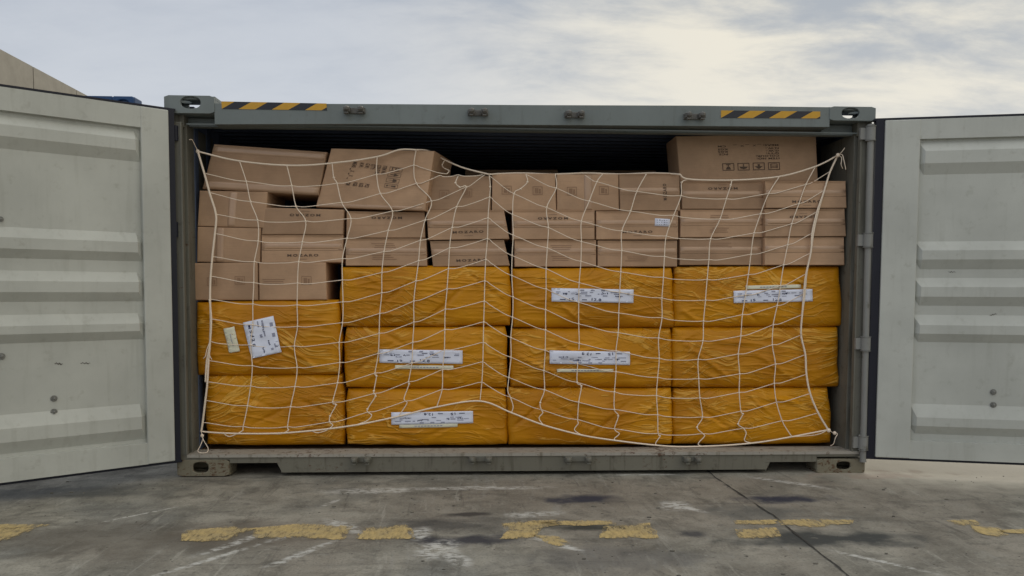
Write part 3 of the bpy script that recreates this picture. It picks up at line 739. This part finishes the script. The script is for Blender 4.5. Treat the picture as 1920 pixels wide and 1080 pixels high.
r_, sf, w_, h_, y_, a_ = carton([(621, 278), (815, 283), (797, 395), (592, 388)], 'large carton leaning over with shipping print and handling icons running up its face', .17, .46, False, None, slope=-.12, bdx=.11, seed=2)
decal('packing_tape', sf, w_, h_, .5, .03, w_*.95, .03, 0, TAPE, r_, .0012, 16, 3)
u_, v_ = at(sf, 716, 332, .17); shipping_print(sf, w_, h_, u_, v_, -math.pi/2-.10, r_, .043, .080, .095, .030, .040, .085)
r_, sf, w_, h_, y_, a_ = carton([(1268, 255), (1530, 250), (1534, 340), (1275, 341)], 'biggest carton, printed upside down with four icons, on top at the right end', .30, .30, False, None, seed=3, m=KRAFT_BIG)
u_, v_ = at(sf, 1407, 298, .30); shipping_print(sf, w_, h_, u_, v_, math.pi+.01, r_, .0185, .215, .054, .088, .114, .056)
carton(R4(804, 330, 920, 395), 'squarish carton with faded icons, first of four, beside the leaning large carton', .19, seam=False, tape=None, seed=4, faint=[(833, 364, 'icon'), (876, 362, 'icon')])
carton([(923, 326), (1041, 325), (1043, 395), (922, 395)], 'squarish carton with faded icons, second of four in the middle of the top layer', .185, seam=False, seed=5, faint=[(950, 356, 'icon'), (1008, 358, 'icon')])
carton([(1044, 327), (1160, 326), (1161, 395), (1044, 395)], 'squarish carton with a faint upright tape, third of four in the middle top layer', .19, seam=False, seed=6, tape='v', faint=[(1072, 358, 'icon'), (1132, 358, 'icon')])
carton([(1161, 326), (1274, 325), (1276, 395), (1163, 395)], 'squarish carton with the name printed sideways at its right edge, under the net top rope', .18, seam=True, tape='h', word=(1247, 360, 'side', .034), seed=7)
carton(R4(1279, 340, 1434, 392), 'flat carton with upside-down name, topmost of the pile of three below the biggest carton', .18, tape='h', word=(1356, 353, 'down', .036), seed=8)
carton([(1435, 340), (1586, 339), (1588, 390), (1436, 390)], 'flat carton with upright name, topmost at the right wall', .135, tape='h', word=(1512, 378, 'up', .036), seed=9)
carton([(374, 357), (502, 360), (497, 428), (370, 424)], 'carton right under the tilted carton at the left wall, with an upright strip of tape', .19, seam=False, tape='v', seed=10)
carton([(370, 425), (489, 428), (487, 493), (369, 491)], 'carton with a dull upright tape at the left wall, two below the tilted carton', .185, seam=False, tape='v', seed=11)
carton([(497, 389), (645, 393), (643, 440), (490, 440)], 'flat carton with upside-down name below the dark gap under the tilted carton', .19, seam=False, tape=None, word=(571, 403, 'down', .036), seed=12)
carton(R4(490, 441, 643, 492), 'flat carton with upright name, second down below the dark gap', .185, tape='h', word=(568, 479, 'up', .036), seed=13)
carton([(650, 396), (796, 398), (797, 446), (649, 446)], 'flat carton with upside-down name, under the leaning large carton', .195, tape=None, word=(725, 408, 'down', .036), seed=14)
carton([(648, 447), (799, 447), (801, 499), (648, 498)], 'flat carton with cloudy tape and faint print, second below the leaning large carton', .185, tape='h', seed=15, faint=[(720, 461, 'line'), (720, 483, 'line')])
carton([(800, 394), (945, 394), (955, 448), (803, 450)], 'skewed flat carton with upright name, just left of the narrow black gap', .18, tape='h', word=(876, 435, 'up', .036), seed=16)
carton([(806, 452), (945, 450), (956, 498), (812, 500)], 'skewed flat carton with upright name, lower of two left of the narrow black gap', .185, tape='h', word=(882, 488, 'up', .036), seed=17)
carton(R4(961, 394, 1115, 449), 'flat carton with upside-down name, just right of the narrow black gap', .18, tape='h', word=(1037, 409, 'down', .036), seed=18)
carton(R4(965, 450, 1118, 500), 'nameless flat carton just right of the narrow black gap, directly on a yellow bale', .19, tape='h', seed=19, faint=[(1052, 465, 'line'), (1052, 485, 'line')])
r_, sf, w_, h_, y_, a_ = carton(R4(1118, 396, 1272, 449), 'flat carton bearing a small white sticker and an upright name', .18, tape='h', word=(1195, 435, 'up', .036), seed=20)
u_, v_ = at(sf, 1242, 417, .18); decal('white_sticker', sf, w_, h_, u_, v_, .11, .055, -.05, PAPER, r_, .0025, 4, 3)
k_ = Ink(); rr = random.Random(4)
for i in range(3):
    for j in range(5): k_.rect(-.042+j*.017, -.018+i*.015, -.042+j*.017+rr.uniform(.004, .013), -.018+i*.015+rr.uniform(.003, .008))
k_.lay('sticker_print', sf, w_, h_, u_, v_, -.05, PREPRINT, r_, .0042)
carton(R4(1121, 451, 1270, 500), 'nameless flat carton below the one with the white sticker', .185, tape='h', seed=21, faint=[(1195, 486, 'line')])
carton(R4(1276, 393, 1431, 445), 'nameless flat carton in the middle of the pile of three below the biggest carton', .18, tape='h', seed=22, faint=[(1352, 408, 'line'), (1352, 432, 'line')])
carton([(1434, 392), (1584, 391), (1587, 443), (1435, 444)], 'flat carton with upside-down name, second from the top at the right wall', .135, tape='h', word=(1508, 406, 'down', .034), seed=23)
carton(R4(1275, 446, 1429, 497), 'nameless flat carton at the foot of the pile of three below the biggest carton', .185, tape='h', seed=24, faint=[(1352, 460, 'line')])
carton([(1434, 445), (1583, 445), (1584, 497), (1434, 497)], 'nameless flat carton at the right wall, directly on the right-hand yellow stack', .14, tape='h', seed=25)
carton([(358, 493), (483, 492), (484, 563), (360, 563)], 'carton pressed to the left post, directly on the leftmost yellow stack', .185, seam=False, seed=26, faint=[(398, 528, 'icon'), (450, 526, 'icon')])
carton([(485, 492), (611, 492), (613, 562), (486, 563)], 'carton on the leftmost yellow stack with a black gap at its right side', .18, .5, seam=False, seed=27, faint=[(515, 528, 'line'), (575, 526, 'icon')])
carton([(872, 318), (1045, 318), (1060, 380), (872, 380)], 'shaded carton deeper in the container behind the top layer, left of two', 1.5, .5, seam=False, seed=28)
carton([(1090, 319), (1230, 319), (1240, 380), (1090, 380)], 'shaded carton deeper in the container behind the top layer, right of two', 1.6, .5, seam=False, seed=29)

# ------------------------------------------------------------------ yellow bales
GROUP_B = 'yellow film-wrapped bales in the container'
def bale(q, label, seed, y0=.17, depth=.6, papers=(), tapes=()):
    rs = random.Random(seed*7+1); ph = Vector((seed*5.3, seed*2.1, seed*.7)); fan = rs.uniform(-.35, .35); cx0 = rs.uniform(-.5, 1.5)
    diag = [(rs.uniform(.1, .9), rs.uniform(.1, .9), rs.uniform(-.9, .9), rs.choice((-1, 1))*rs.uniform(.006, .016)) for _ in range(6)]
    def disp(u, v, w, h, p):
        x, z = (u-.5)*w, (v-.5)*h
        d = -.026*4*u*(1-u)*math.sin(math.pi*v)
        wr = noise.noise(Vector((x*1.6, z*2.6, 0))+ph)
        zz = z+.10*wr+fan*(u-cx0)*(v-.5)*h
        n1 = noise.noise(Vector((x*2.2, zz*17, 1))+ph); n2 = noise.noise(Vector((x*4.5, zz*33, 5))+ph)
        am = .5+.9*max(0, noise.noise(Vector((x*2.3, z*4, 9))+ph)+.3)
        d += -.007*am*max(0, 1-abs(n1)*6)-.0022*am*max(0, 1-abs(n2)*6)
        d += .008*noise.noise(Vector((x*2.2, z*3.5, 3))+ph)
        for (a, b, sl, dp) in diag:
            e = (z-(b-.5)*h)-sl*(x-(a-.5)*w)+.02*wr; g = math.exp(-(e/.018)**2)*math.exp(-((u-a)/.14)**2); d += dp*g
        return d
    v, f, surf, w, h, bp = make_box(q, y0, depth, .055, disp, 120, 64)
    # uneven outline
    xs_ = [p.x for p in v]; zs_ = [p.z for p in v]; cx_, cz_, hx_, hz_ = (max(xs_)+min(xs_))/2, (max(zs_)+min(zs_))/2, (max(xs_)-min(xs_))/2, (max(zs_)-min(zs_))/2
    for p in v:
        a_, b_ = (p.x-cx_)/hx_, (p.z-cz_)/hz_; p.x += .012*a_*(1-b_*b_)-.004*a_*b_; p.z += .005*b_*(1-a_*a_)
    for i, p in enumerate(v):
        j = noise.noise_vector(Vector((p.x*6, p.z*8, p.y*3))+ph); p.x += j.x*.012; p.z += j.z*.006
    root = empty('wrapped_bale', bp, label, 'bale', GROUP_B)
    mesh_obj('film_wrap', v, f, FILM, root, True)
    def flat(u, v_, off=0.0):                         # paper bridges the wrinkles
        s = surf(u, v_, 0); lo = min(surf(min(.97, max(.03, u+a)), min(.97, max(.03, v_+b)), 0).y for a in (-.03, 0, .03) for b in (-.05, 0, .05)); return Vector((s.x, lo-off-.002-.004*noise.noise(Vector((s.x*7, s.z*22, seed))), s.z))
    for (px, py, wpx, hpx, ang, seed2, flip) in papers:
        u, vv = at(surf, px, py, y0); W1, H1 = wpx*3.84e-3, hpx*3.84e-3; ang2 = ang
        decal('paper_label', flat, w, h, u, vv, W1, H1, ang2, PAPER, root, .004, 18, 6)
        r2 = random.Random(seed2); k = Ink(); pen = Ink(); sc = H1/.095
        for i in range(3): k.rect(-.075+i*.075-.014, H1*.33, -.075+i*.075+.014, H1*.43)
        for row, yy in enumerate((.20, .08, -.06)):
            x = -W1*.45
            while x < W1*.44:
                L = r2.uniform(.012, .06)
                if r2.random() < .62: k.rect(x, H1*yy, min(W1*.46, x+L), H1*yy+r2.uniform(.004, .008)*sc)
                x += L+r2.uniform(.01, .06)
        def scribble(x, yy, n, s):
            for i in range(n):
                pts = [(x+i*s*.8+r2.uniform(-.3, .3)*s, yy+r2.uniform(-.5, .5)*s) for _ in range(4)]; pen.stroke(pts, .0055)
        pen.text('15', -W1*.26, -H1*.32, min(H1*.27, .028), 1.7, .15); pen.text('12.8', W1*.04, -H1*.31, min(H1*.27, .028), 1.6, -.06)
        pen.rect(-W1*.40, -H1*.36, -W1*.33, -H1*.30); pen.rect(-W1*.13, -H1*.36, -W1*.07, -H1*.30)
        scribble(-W1*.36, H1*.10, 3, .014); scribble(-W1*.20, H1*.10, 2, .014); scribble(W1*.12, H1*.18, 4, .013); scribble(W1*.28, -H1*.04, 5, .010)
        fl = math.pi if flip else 0
        k.lay('form_print', flat, w, h, u, vv, ang2+fl, PREPRINT, root, .0058); pen.lay('handwriting', flat, w, h, u, vv, ang2+fl, PEN, root, .0062)
    for (px, py, wpx, hpx, ang) in tapes:
        u, vv = at(surf, px, py, y0)
        decal('paper_tape', flat, w, h, u, vv, wpx*3.84e-3, hpx*3.84e-3, ang, FTAPE, root, .0025, 14, 3, .006)
        k = Ink(); LL = wpx*3.84e-3
        for i in range(9): k.rect(-LL*.24+i*LL*.055, -.003, -LL*.24+i*LL*.055+LL*.04, .003)
        k.lay('tape_print', flat, w, h, u, vv, ang, PREPRINT, root, .0042)
    return root
bale([(366, 566), (634, 562), (636, 702), (370, 704)], 'yellow bale at the left post with its white label and tape stuck on crooked', 1, .165, papers=[(494, 632, 68, 56, -1.36, 5, False)], tapes=[(437, 637, 46, 20, -1.38)])
bale([(384, 704), (642, 702), (644, 835), (386, 836)], 'unlabelled yellow bale at the bottom left, under the crooked label', 2, .18)
bale([(637, 500), (955, 498), (957, 610), (640, 613)], 'wide unlabelled yellow bale with a diagonal crease, top of the left-centre stack', 3, .17)
bale([(646, 614), (948, 613), (950, 728), (648, 728)], 'yellow bale with a white label above a tape strip, middle of the left-centre stack', 4, .175, papers=[(790, 668, 154, 25, -.015, 7, False)], tapes=[(796, 688, 108, 7, -.01)])
bale([(650, 730), (950, 729), (950, 835), (651, 836)], 'yellow bale with a white label half over a tape strip, bottom of the left-centre stack', 5, .175, papers=[(811, 782, 152, 23, .015, 8, True)], tapes=[(804, 797, 108, 7, .02)])
bale([(962, 503), (1262, 502), (1264, 614), (964, 614)], 'yellow bale with a white label and no tape, top of the right-centre stack', 6, .17, papers=[(1110, 554, 154, 25, -.02, 9, False)])
bale([(958, 616), (1260, 615), (1261, 727), (960, 727)], 'yellow bale with a white label well above a tape strip, middle of right-centre stack', 7, .175, papers=[(1105, 670, 152, 25, -.02, 10, True)], tapes=[(1096, 694, 107, 6, -.005)])
bale([(952, 728), (1260, 728), (1261, 835), (955, 835)], 'unlabelled yellow bale at the bottom of the right-centre stack', 8, .175)
bale([(1266, 500), (1578, 499), (1580, 612), (1267, 613)], 'yellow bale with a tape strip above its white label, top of the right stack', 9, .17, papers=[(1447, 555, 152, 23, .02, 11, False)], tapes=[(1447, 538, 105, 7, .02)])
bale([(1262, 614), (1573, 613), (1574, 726), (1264, 727)], 'unlabelled yellow bale in the middle of the right stack', 10, .175)
bale([(1264, 729), (1556, 728), (1562, 833), (1265, 834)], 'unlabelled yellow bale at the bottom right beside the right post', 11, .18)

# ------------------------------------------------------------------ cargo net
NET = empty('cargo_net', U(960, 838, .13), 'off-white rope net hung across the open container in front of the load', 'net')
NY = .135
D_ = None
ROW = {  # crossings of every horizontal cord, left border to right border
 1: [(383, 325), (462, 340), (547, 348), (632, 344), (706, 327), (776, 310), (838, 326)],
 2: [(393, 361), (470, 378), (555, 387), (641, 380), (713, 363), (781, 344), (825, 329), (859, 328), (905, 328)],
 3: [(405, 402), (483, 413), (573, 415), (658, 410), (736, 396), (809, 377), (874, 351), (909, 328)],
 4: [(403, 438), (484, 452), (567, 454), (651, 447), (728, 432), (797, 413), (856, 388), (918, 370), (961, 402), (1028, 427), (1090, 453), (1166, 470), (1246, 481), (1329, 487), (1408, 477), (1477, 459), (1525, 436)],
 5: [(398, 481), (477, 491), (560, 491), (642, 485), (720, 472), (788, 451), (848, 427), (915, 409), (962, 441), (1026, 465), (1089, 490), (1164, 510), (1244, 520), (1326, 524), (1403, 515), (1469, 497), (1520, 474)],
 6: [(395, 518), (476, 530), (558, 531), (642, 525), (716, 511), (785, 489), (843, 465), (914, 448), (960, 479), (1024, 504), (1086, 530), (1162, 548), (1241, 559), (1323, 563), (1398, 553), (1463, 536), (1512, 513)],
 7: [(394, 561), (474, 570), (557, 572), (643, 566), (716, 549), (780, 527), (841, 504), (911, 487), (960, 517), (1024, 542), (1085, 567), (1160, 587), (1241, 596), (1319, 602), (1392, 590), (1457, 573), (1509, 550)],
 8: [(395, 598), (474, 609), (558, 612), (642, 605), (712, 588), (776, 565), (838, 542), (909, 527), (962, 557), (1023, 581), (1085, 607), (1159, 624), (1235, 634), (1318, 639), (1389, 630), (1450, 609), (1504, 590)],
 9: [(394, 640), (470, 647), (552, 649), (636, 642), (711, 625), (776, 604), (835, 580), (908, 565), (961, 595), (1023, 619), (1086, 644), (1155, 658), (1236, 672), (1309, 674), (1384, 664), (1448, 647), (1502, 628)],
 10: [(391, 676), (473, 686), (557, 689), (637, 680), (709, 663), (774, 642), (834, 618), (907, 604), (958, 633), (1022, 657), (1083, 682), (1155, 697), (1233, 708), (1310, 710), (1387, 701), (1454, 683), (1510, 665)],
 11: [(389, 716), (470, 724), (553, 725), (633, 718), (703, 700), (772, 681), (833, 656), (906, 642), (958, 670), (1020, 695), (1082, 717), (1152, 735), (1231, 742), (1312, 746), (1386, 736), (1452, 719), (1512, 702)],
 12: [(385, 751), (464, 761), (545, 763), (624, 754), (701, 738), (766, 716), (830, 693), (905, 679), (954, 708), (1021, 731), (1085, 754), (1152, 768), (1233, 778), (1317, 782), (1389, 771), (1456, 754), (1519, 738)],
 13: [(380, 792), (456, 800), (539, 800), (618, 791), (690, 773), (760, 752), (829, 730), (903, 717), (957, 745), (1015, 768), (1083, 787), (1152, 804), (1234, 813), (1318, 813), (1394, 803), (1467, 789), (1534, 774)],
}
RR = {  # the three cords that start on the carton tops right of the centre
 1: [(1096, 328), (1119, 341), (1194, 359), (1277, 367), (1362, 373), (1441, 363), (1511, 346), (1557, 321)],
 2: [(987, 327), (1043, 353), (1105, 377), (1182, 396), (1263, 404), (1350, 411), (1426, 401), (1498, 382), (1546, 356)],
 3: [(918, 330), (964, 363), (1025, 389), (1090, 415), (1166, 433), (1249, 443), (1332, 448), (1414, 437), (1484, 420), (1534, 396)],
}
TOPROPE = [(371, 284), (449, 302), (538, 310), (623, 306), (707, 294), (748, 281), (780, 281)]
TOPR2 = [(818, 291), (834, 300), (870, 315), (917, 328)]
TOPR3 = [(1275, 327), (1292, 336), (1372, 338), (1461, 331), (1529, 312), (1571, 291)]
BOT = [(377, 809), (418, 812), (505, 813), (590, 807), (672, 796), (745, 781), (819, 763), (900, 752), (959, 774), (1019, 797), (1091, 816), (1154, 826), (1242, 836), (1318, 837), (1408, 831), (1484, 819), (1553, 806)]
LB = [(360, 263), (371, 284), (383, 325), (393, 361), (405, 402), (403, 438), (398, 481), (395, 518), (394, 561), (395, 598), (394, 640), (391, 676), (389, 716), (385, 751), (380, 792), (377, 809)]
RB = [(1580, 281), (1571, 291), (1557, 321), (1546, 356), (1534, 396), (1525, 436), (1520, 474), (1512, 513), (1509, 550), (1504, 590), (1502, 628), (1510, 665), (1512, 702), (1519, 738), (1534, 774), (1553, 806), (1568, 814)]
def net_y(px, py):
    y = NY-.012*math.sin(px*.013)*math.sin(py*.017)
    if py < 345 and px > 1262: y = min(y+.02, .15)
    return y-.004
def NP(p, dy=0.0): return U(p[0], p[1], net_y(*p)+dy)
def crom(pts, n=7):
    out = []; m = len(pts)
    for i in range(m-1):
        p0, p1, p2, p3 = pts[max(i-1, 0)], pts[i], pts[i+1], pts[min(i+2, m-1)]
        for k in range(n):
            t = k/n; out.append(.5*((2*p1)+(p2-p0)*t+(2*p0-5*p1+4*p2-p3)*t*t+(3*p1-p0-3*p2+p3)*t*t*t))
    out.append(pts[-1].copy()); return out
def jit(pts, a, s):
    return [p+noise.noise_vector(p*5+Vector((s, 0, 0)))*a for p in pts]
RC, RBD = .0033, .0064
def hcord(px, seed, name='mesh_cord', rad=RC):
    """slack cord: after each knot it dips before running on to the next crossing"""
    pts = []
    for i, p in enumerate(px):
        pts.append(NP(p))
        if i < len(px)-1:
            q = px[i+1]; L = math.hypot(q[0]-p[0], q[1]-p[1]); rise = p[1]-q[1]
            pts.append(NP((p[0]*.78+q[0]*.22, p[1]*.78+q[1]*.22+(2.6 if rise > -8 else .5)))); pts.append(NP((p[0]*.3+q[0]*.7, p[1]*.3+q[1]*.7+(1.0 if rise > 4 else 2.2))))
    k = MB(); k.tube(jit(crom(pts, 5), (.0024), seed), rad*.82, 7)
    return k.build(name, ROPE, NET, True)
for i, px in ROW.items(): hcord(px, i)
for i, px in RR.items(): hcord(px, 20+i)
# vertical cords, column by column from the left border, with their slack ends on the bottom rope
def col(i, rows): return [ROW[r][i] for r in rows]
def rc(i, r): return RR[r][i]
A13 = range(1, 14)
VC = [
 [(449, 302)]+col(1, A13)+[(454, 808), (431, 818), (419, 812)],
 [(538, 310)]+col(2, A13)+[(541, 806), (528, 813), (505, 813)],
 [(623, 306), (626, 333)]+col(3, A13)[:12]+[(630, 759), (619, 780), (618, 791), (624, 797), (613, 806), (596, 811), (585, 808)],
 [(707, 294)]+col(4, range(1, 11))+[(703, 700), (706, 705), (701, 733), (701, 738), (704, 743), (689, 767), (690, 773), (697, 779), (688, 789), (672, 795)],
 [(780, 282)]+col(5, range(1, 13))+[(767, 720), (758, 746), (760, 752), (763, 757), (748, 780)],
 [(859, 330), (854, 343), (862, 351)]+col(6, range(3, 14))+[(819, 763)],
 [(917, 329), (919, 350)]+col(7, range(4, 14))+[(900, 751)],
 [(986, 327), (989, 341), (976, 354), (964, 363)]+col(8, range(4, 13))+[(952, 732), (957, 745), (962, 762), (959, 774)],
 [(1041, 326), (1043, 353), (1025, 389)]+col(9, range(4, 13))+[(1013, 755), (1015, 768), (1018, 774), (1011, 784), (1019, 797)],
 [(1130, 326), (1119, 341), (1105, 377), (1090, 415)]+col(10, range(4, 11))+[(1082, 717), (1090, 724), (1085, 754), (1083, 787), (1084, 794), (1077, 806), (1091, 816)],
 [(1212, 326), (1194, 359), (1182, 396), (1166, 433)]+col(11, range(4, 13))+[(1159, 780), (1152, 804), (1161, 813), (1152, 822), (1154, 826)],
 [(1292, 336), (1278, 342), (1277, 367), (1263, 404), (1249, 443)]+col(12, range(4, 14))+[(1238, 817), (1229, 832), (1242, 836)],
 [(1372, 338), (1370, 347), (1362, 373), (1350, 411), (1332, 448)]+col(13, range(4, 13))+[(1307, 801), (1318, 813), (1321, 818), (1309, 832), (1318, 837)],
 [(1461, 331), (1441, 363), (1426, 401), (1414, 437)]+col(14, range(4, 13))+[(1393, 776), (1384, 795), (1394, 803), (1399, 812), (1396, 826), (1408, 831)],
 [(1529, 312), (1511, 346), (1498, 382), (1484, 420)]+col(15, range(4, 14))+[(1476, 806), (1484, 818)],
]
for i, px in enumerate(VC):
    pts = [NP(p, -.004) for p in px]; k = MB(); k.tube(jit(crom(pts, 6), .0022, 40+i), RC*1.06, 7)
    for p in px[1:-4]: k.ball(NP(p, -.003), RC*2.3, 7, 5, (1.15, 1, .9))
    k.build('mesh_cord', ROPE, NET, True)
k = MB(); k.tube(crom([U(834, 300, .27), U(829, 310, .24), U(834, 316, .20), U(842, 320, .16), U(838, 326, .135)], 7), RC, 7); k.build('mesh_cord', ROPE, NET, True)
k = MB()
for pth in (TOPROPE, TOPR3, BOT): k.tube(jit(crom([NP(p, -.006) for p in pth], 8), .0015, 70), RBD*.9, 8)
def over(p, y): return U(p[0], p[1], y)
k.tube(crom([over((780, 281), .13), over((800, 282), .19), over((818, 291), .30), over((834, 300), .27), over((870, 315), .22), over((917, 327), .15)], 8), RBD*.9, 8)
tp = [over((917, 327), .15)]+[over((x, 325.5+math.sin(x*.05)), .20) for x in range(940, 1275, 24)]+[over((1275, 327), .14)]
k.tube(crom(tp, 4), RBD*.9, 8)
k.tube(jit(crom([NP(p, -.006) for p in LB[1:]], 8), .0012, 80), RBD*1.15, 8); k.tube(jit(crom([NP((p[0]-1.5+3*math.sin(i*1.3), p[1]), -.010) for i, p in enumerate(LB[8:13])], 8), .002, 82), RBD*.9, 8)
k.tube(jit(crom([NP(p, -.006) for p in RB[1:-1]], 8), .0012, 84), RBD*1.1, 8); k.tube(jit(crom([NP((p[0]+1.5*math.sin(i*1.9)-1, p[1]), -.012) for i, p in enumerate(RB[2:11])], 8), .002, 86), RBD*.85, 8)
k.build('border_rope', ROPE, NET, True)
def tie(pxs, ys, rad=RC*.8):
    k = MB(); k.tube(crom([U(p[0], p[1], y) for p, y in zip(pxs, ys)], 7), rad, 6); return k
k = tie([(371, 284), (364, 269), (360, 262), (355, 262)], [.12, .09, .06, .03]); k.ball(U(371, 284, .12), .014); k.build('tie', ROPE, NET, True)
k = tie([(1571, 291), (1578, 285), (1584, 277)], [.12, .09, .08]); k.add(*(lambda t: (t.v, t.f))(tie([(1571, 291), (1579, 290), (1583, 304), (1586, 318)], [.12, .09, .06, .06])))
k.add(*(lambda t: (t.v, t.f))(tie([(1571, 291), (1578, 296), (1577, 308), (1580, 316)], [.12, .08, .06, .07]))); k.ball(U(1571, 291, .12), .016); k.build('tie', ROPE, NET, True)
k = tie([(1553, 806), (1562, 811), (1570, 813), (1566, 822), (1563, 832), (1557, 836)], [.12, .10, .08, .07, .08, .1]); k.add(*(lambda t: (t.v, t.f))(tie([(1484, 819), (1515, 817), (1535, 814), (1553, 806)], [.115, .105, .105, .12])))
k.ball(U(1554, 807, .11), .016); k.ball(U(1565, 812, .09), .014); k.build('tie', ROPE, NET, True)
k = tie([(377, 809), (380, 822), (376, 835), (371, 845), (376, 849), (388, 848), (390, 840), (383, 828), (379, 818)], [.12, .10, .05, .0, -.02, -.02, .02, .07, .1])
k.ball(U(379, 817, .11), .013); k.build('tie', ROPE, NET, True)
k = tie([(394, 640), (388, 655), (385, 668), (381, 672)], [.11, .10, .09, .10]); k.add(*(lambda t: (t.v, t.f))(tie([(394, 645), (391, 660), (397, 674)], [.11, .10, .09]))); k.build('tie', ROPE, NET, True)

# ------------------------------------------------------------------ behind: neighbour container and building
def neighbour():
    yf = 1.5; a = U(120, 180, yf); b = U(250, 180.5, yf); z1 = b.z; x1 = b.x; x0 = x1-2.44; D2 = 6.06
    root = empty('container', ((x0+x1)/2, yf+D2/2, 0), 'dark blue container standing behind the opened left door', 'container')
    k = MB(); n = 20; p = D2/n
    k.box((x0+.04, yf+.04, .12), (x1-.04, yf+D2, z1-.012)); k.build('shell', BLUE, root)
    for xx in (x0, x1-.12):
        for y in (yf, yf+D2-.12): k = MB(); k.box((xx, y, .0), (xx+.12, y+.12, z1-.13)); k.build('corner_post', BLUE, root)
    k = MB(); k.box((x0+.18, yf, z1-.14), (x1-.18, yf+.06, z1-.002)); k.build('header', BLUE, root)
    for xx in (x0-.005, x1-.178):
        k = MB(); w, h, d = .183, .125, .17
        k.plate_hole((xx+w/2, yf-.005, z1-h/2), (1, 0, 0), (0, 0, 1), w, h, w*.5, h*.5, .02, (0, -1, 0)); k.box((xx, yf+.015, z1-h), (xx+w, yf+d, z1)); bevel(k.build('corner_casting', BLUE, root), .014, 3)
neighbour()
def warehouse():
    zb = 9.0; A, B = G(0, 92, zb), G(165, 180, zb); d = (B-A); d.z = 0; d.normalize(); nrm = Vector((-d.y, d.x, 0))   # away from the container
    if nrm.x > 0: nrm = -nrm
    A0 = A-d*12; root_p = A0+nrm*7; root = empty('warehouse', (root_p.x, root_p.y, 0), 'pale grey panelled building rising behind the opened left door', 'building')
    wm = m_paint('wall_panel', (.36, .335, .29), -.3, .8, .25)
    def ptx(px): # distance along the wall of the sight line through the top edge
        lo, hi = 0, 60
        for _ in range(60):
            m_ = (lo+hi)/2; p = A0+d*m_; v = p-CAM; x = 960+FPX*v.dot(RT)/v.dot(fw)
            if x < px: lo = m_
            else: hi = m_
        return lo
    j = [ptx(62), ptx(143)]; step = j[1]-j[0]; xs = [j[0]+step*i for i in range(-4, 6)]
    k = MB()
    for a, b in zip(xs, xs[1:]):
        p, q = A0+d*(a+.03), A0+d*(b-.03)
        lo = [Vector((p.x, p.y, 0)), Vector((q.x, q.y, 0)), Vector((q.x, q.y, zb)), Vector((p.x, p.y, zb))]
        k.hexa(lo, [v+nrm*.25 for v in lo])
    k.build('wall', wm, root)
    p, q = A0+d*(xs[0])+nrm*.26, A0+d*(xs[-1])+nrm*.26; k = MB()
    lo = [Vector((p.x, p.y, 0)), Vector((q.x, q.y, 0)), Vector((q.x, q.y, zb-.1)), Vector((p.x, p.y, zb-.1))]
    k.hexa(lo, [v+nrm*14 for v in lo]); k.build('building_core', m_plain('dark_core', (.12, .11, .10), .9, .2), root)
    # short dark canopy on the wall near the left edge of the view
    a = ptx(-60); b = ptx(12); p, q = A0+d*a, A0+d*b; zc = 7.35
    lo = [Vector((p.x, p.y, zc-.25))-nrm*.9, Vector((q.x, q.y, zc-.25))-nrm*.9, Vector((q.x, q.y, zc))-nrm*.9, Vector((p.x, p.y, zc))-nrm*.9]
    k = MB(); k.hexa(lo, [v+nrm*.895 for v in lo]); k.build('canopy', m_plain('canopy_sheet', (.05, .045, .04), .6), root)
warehouse()
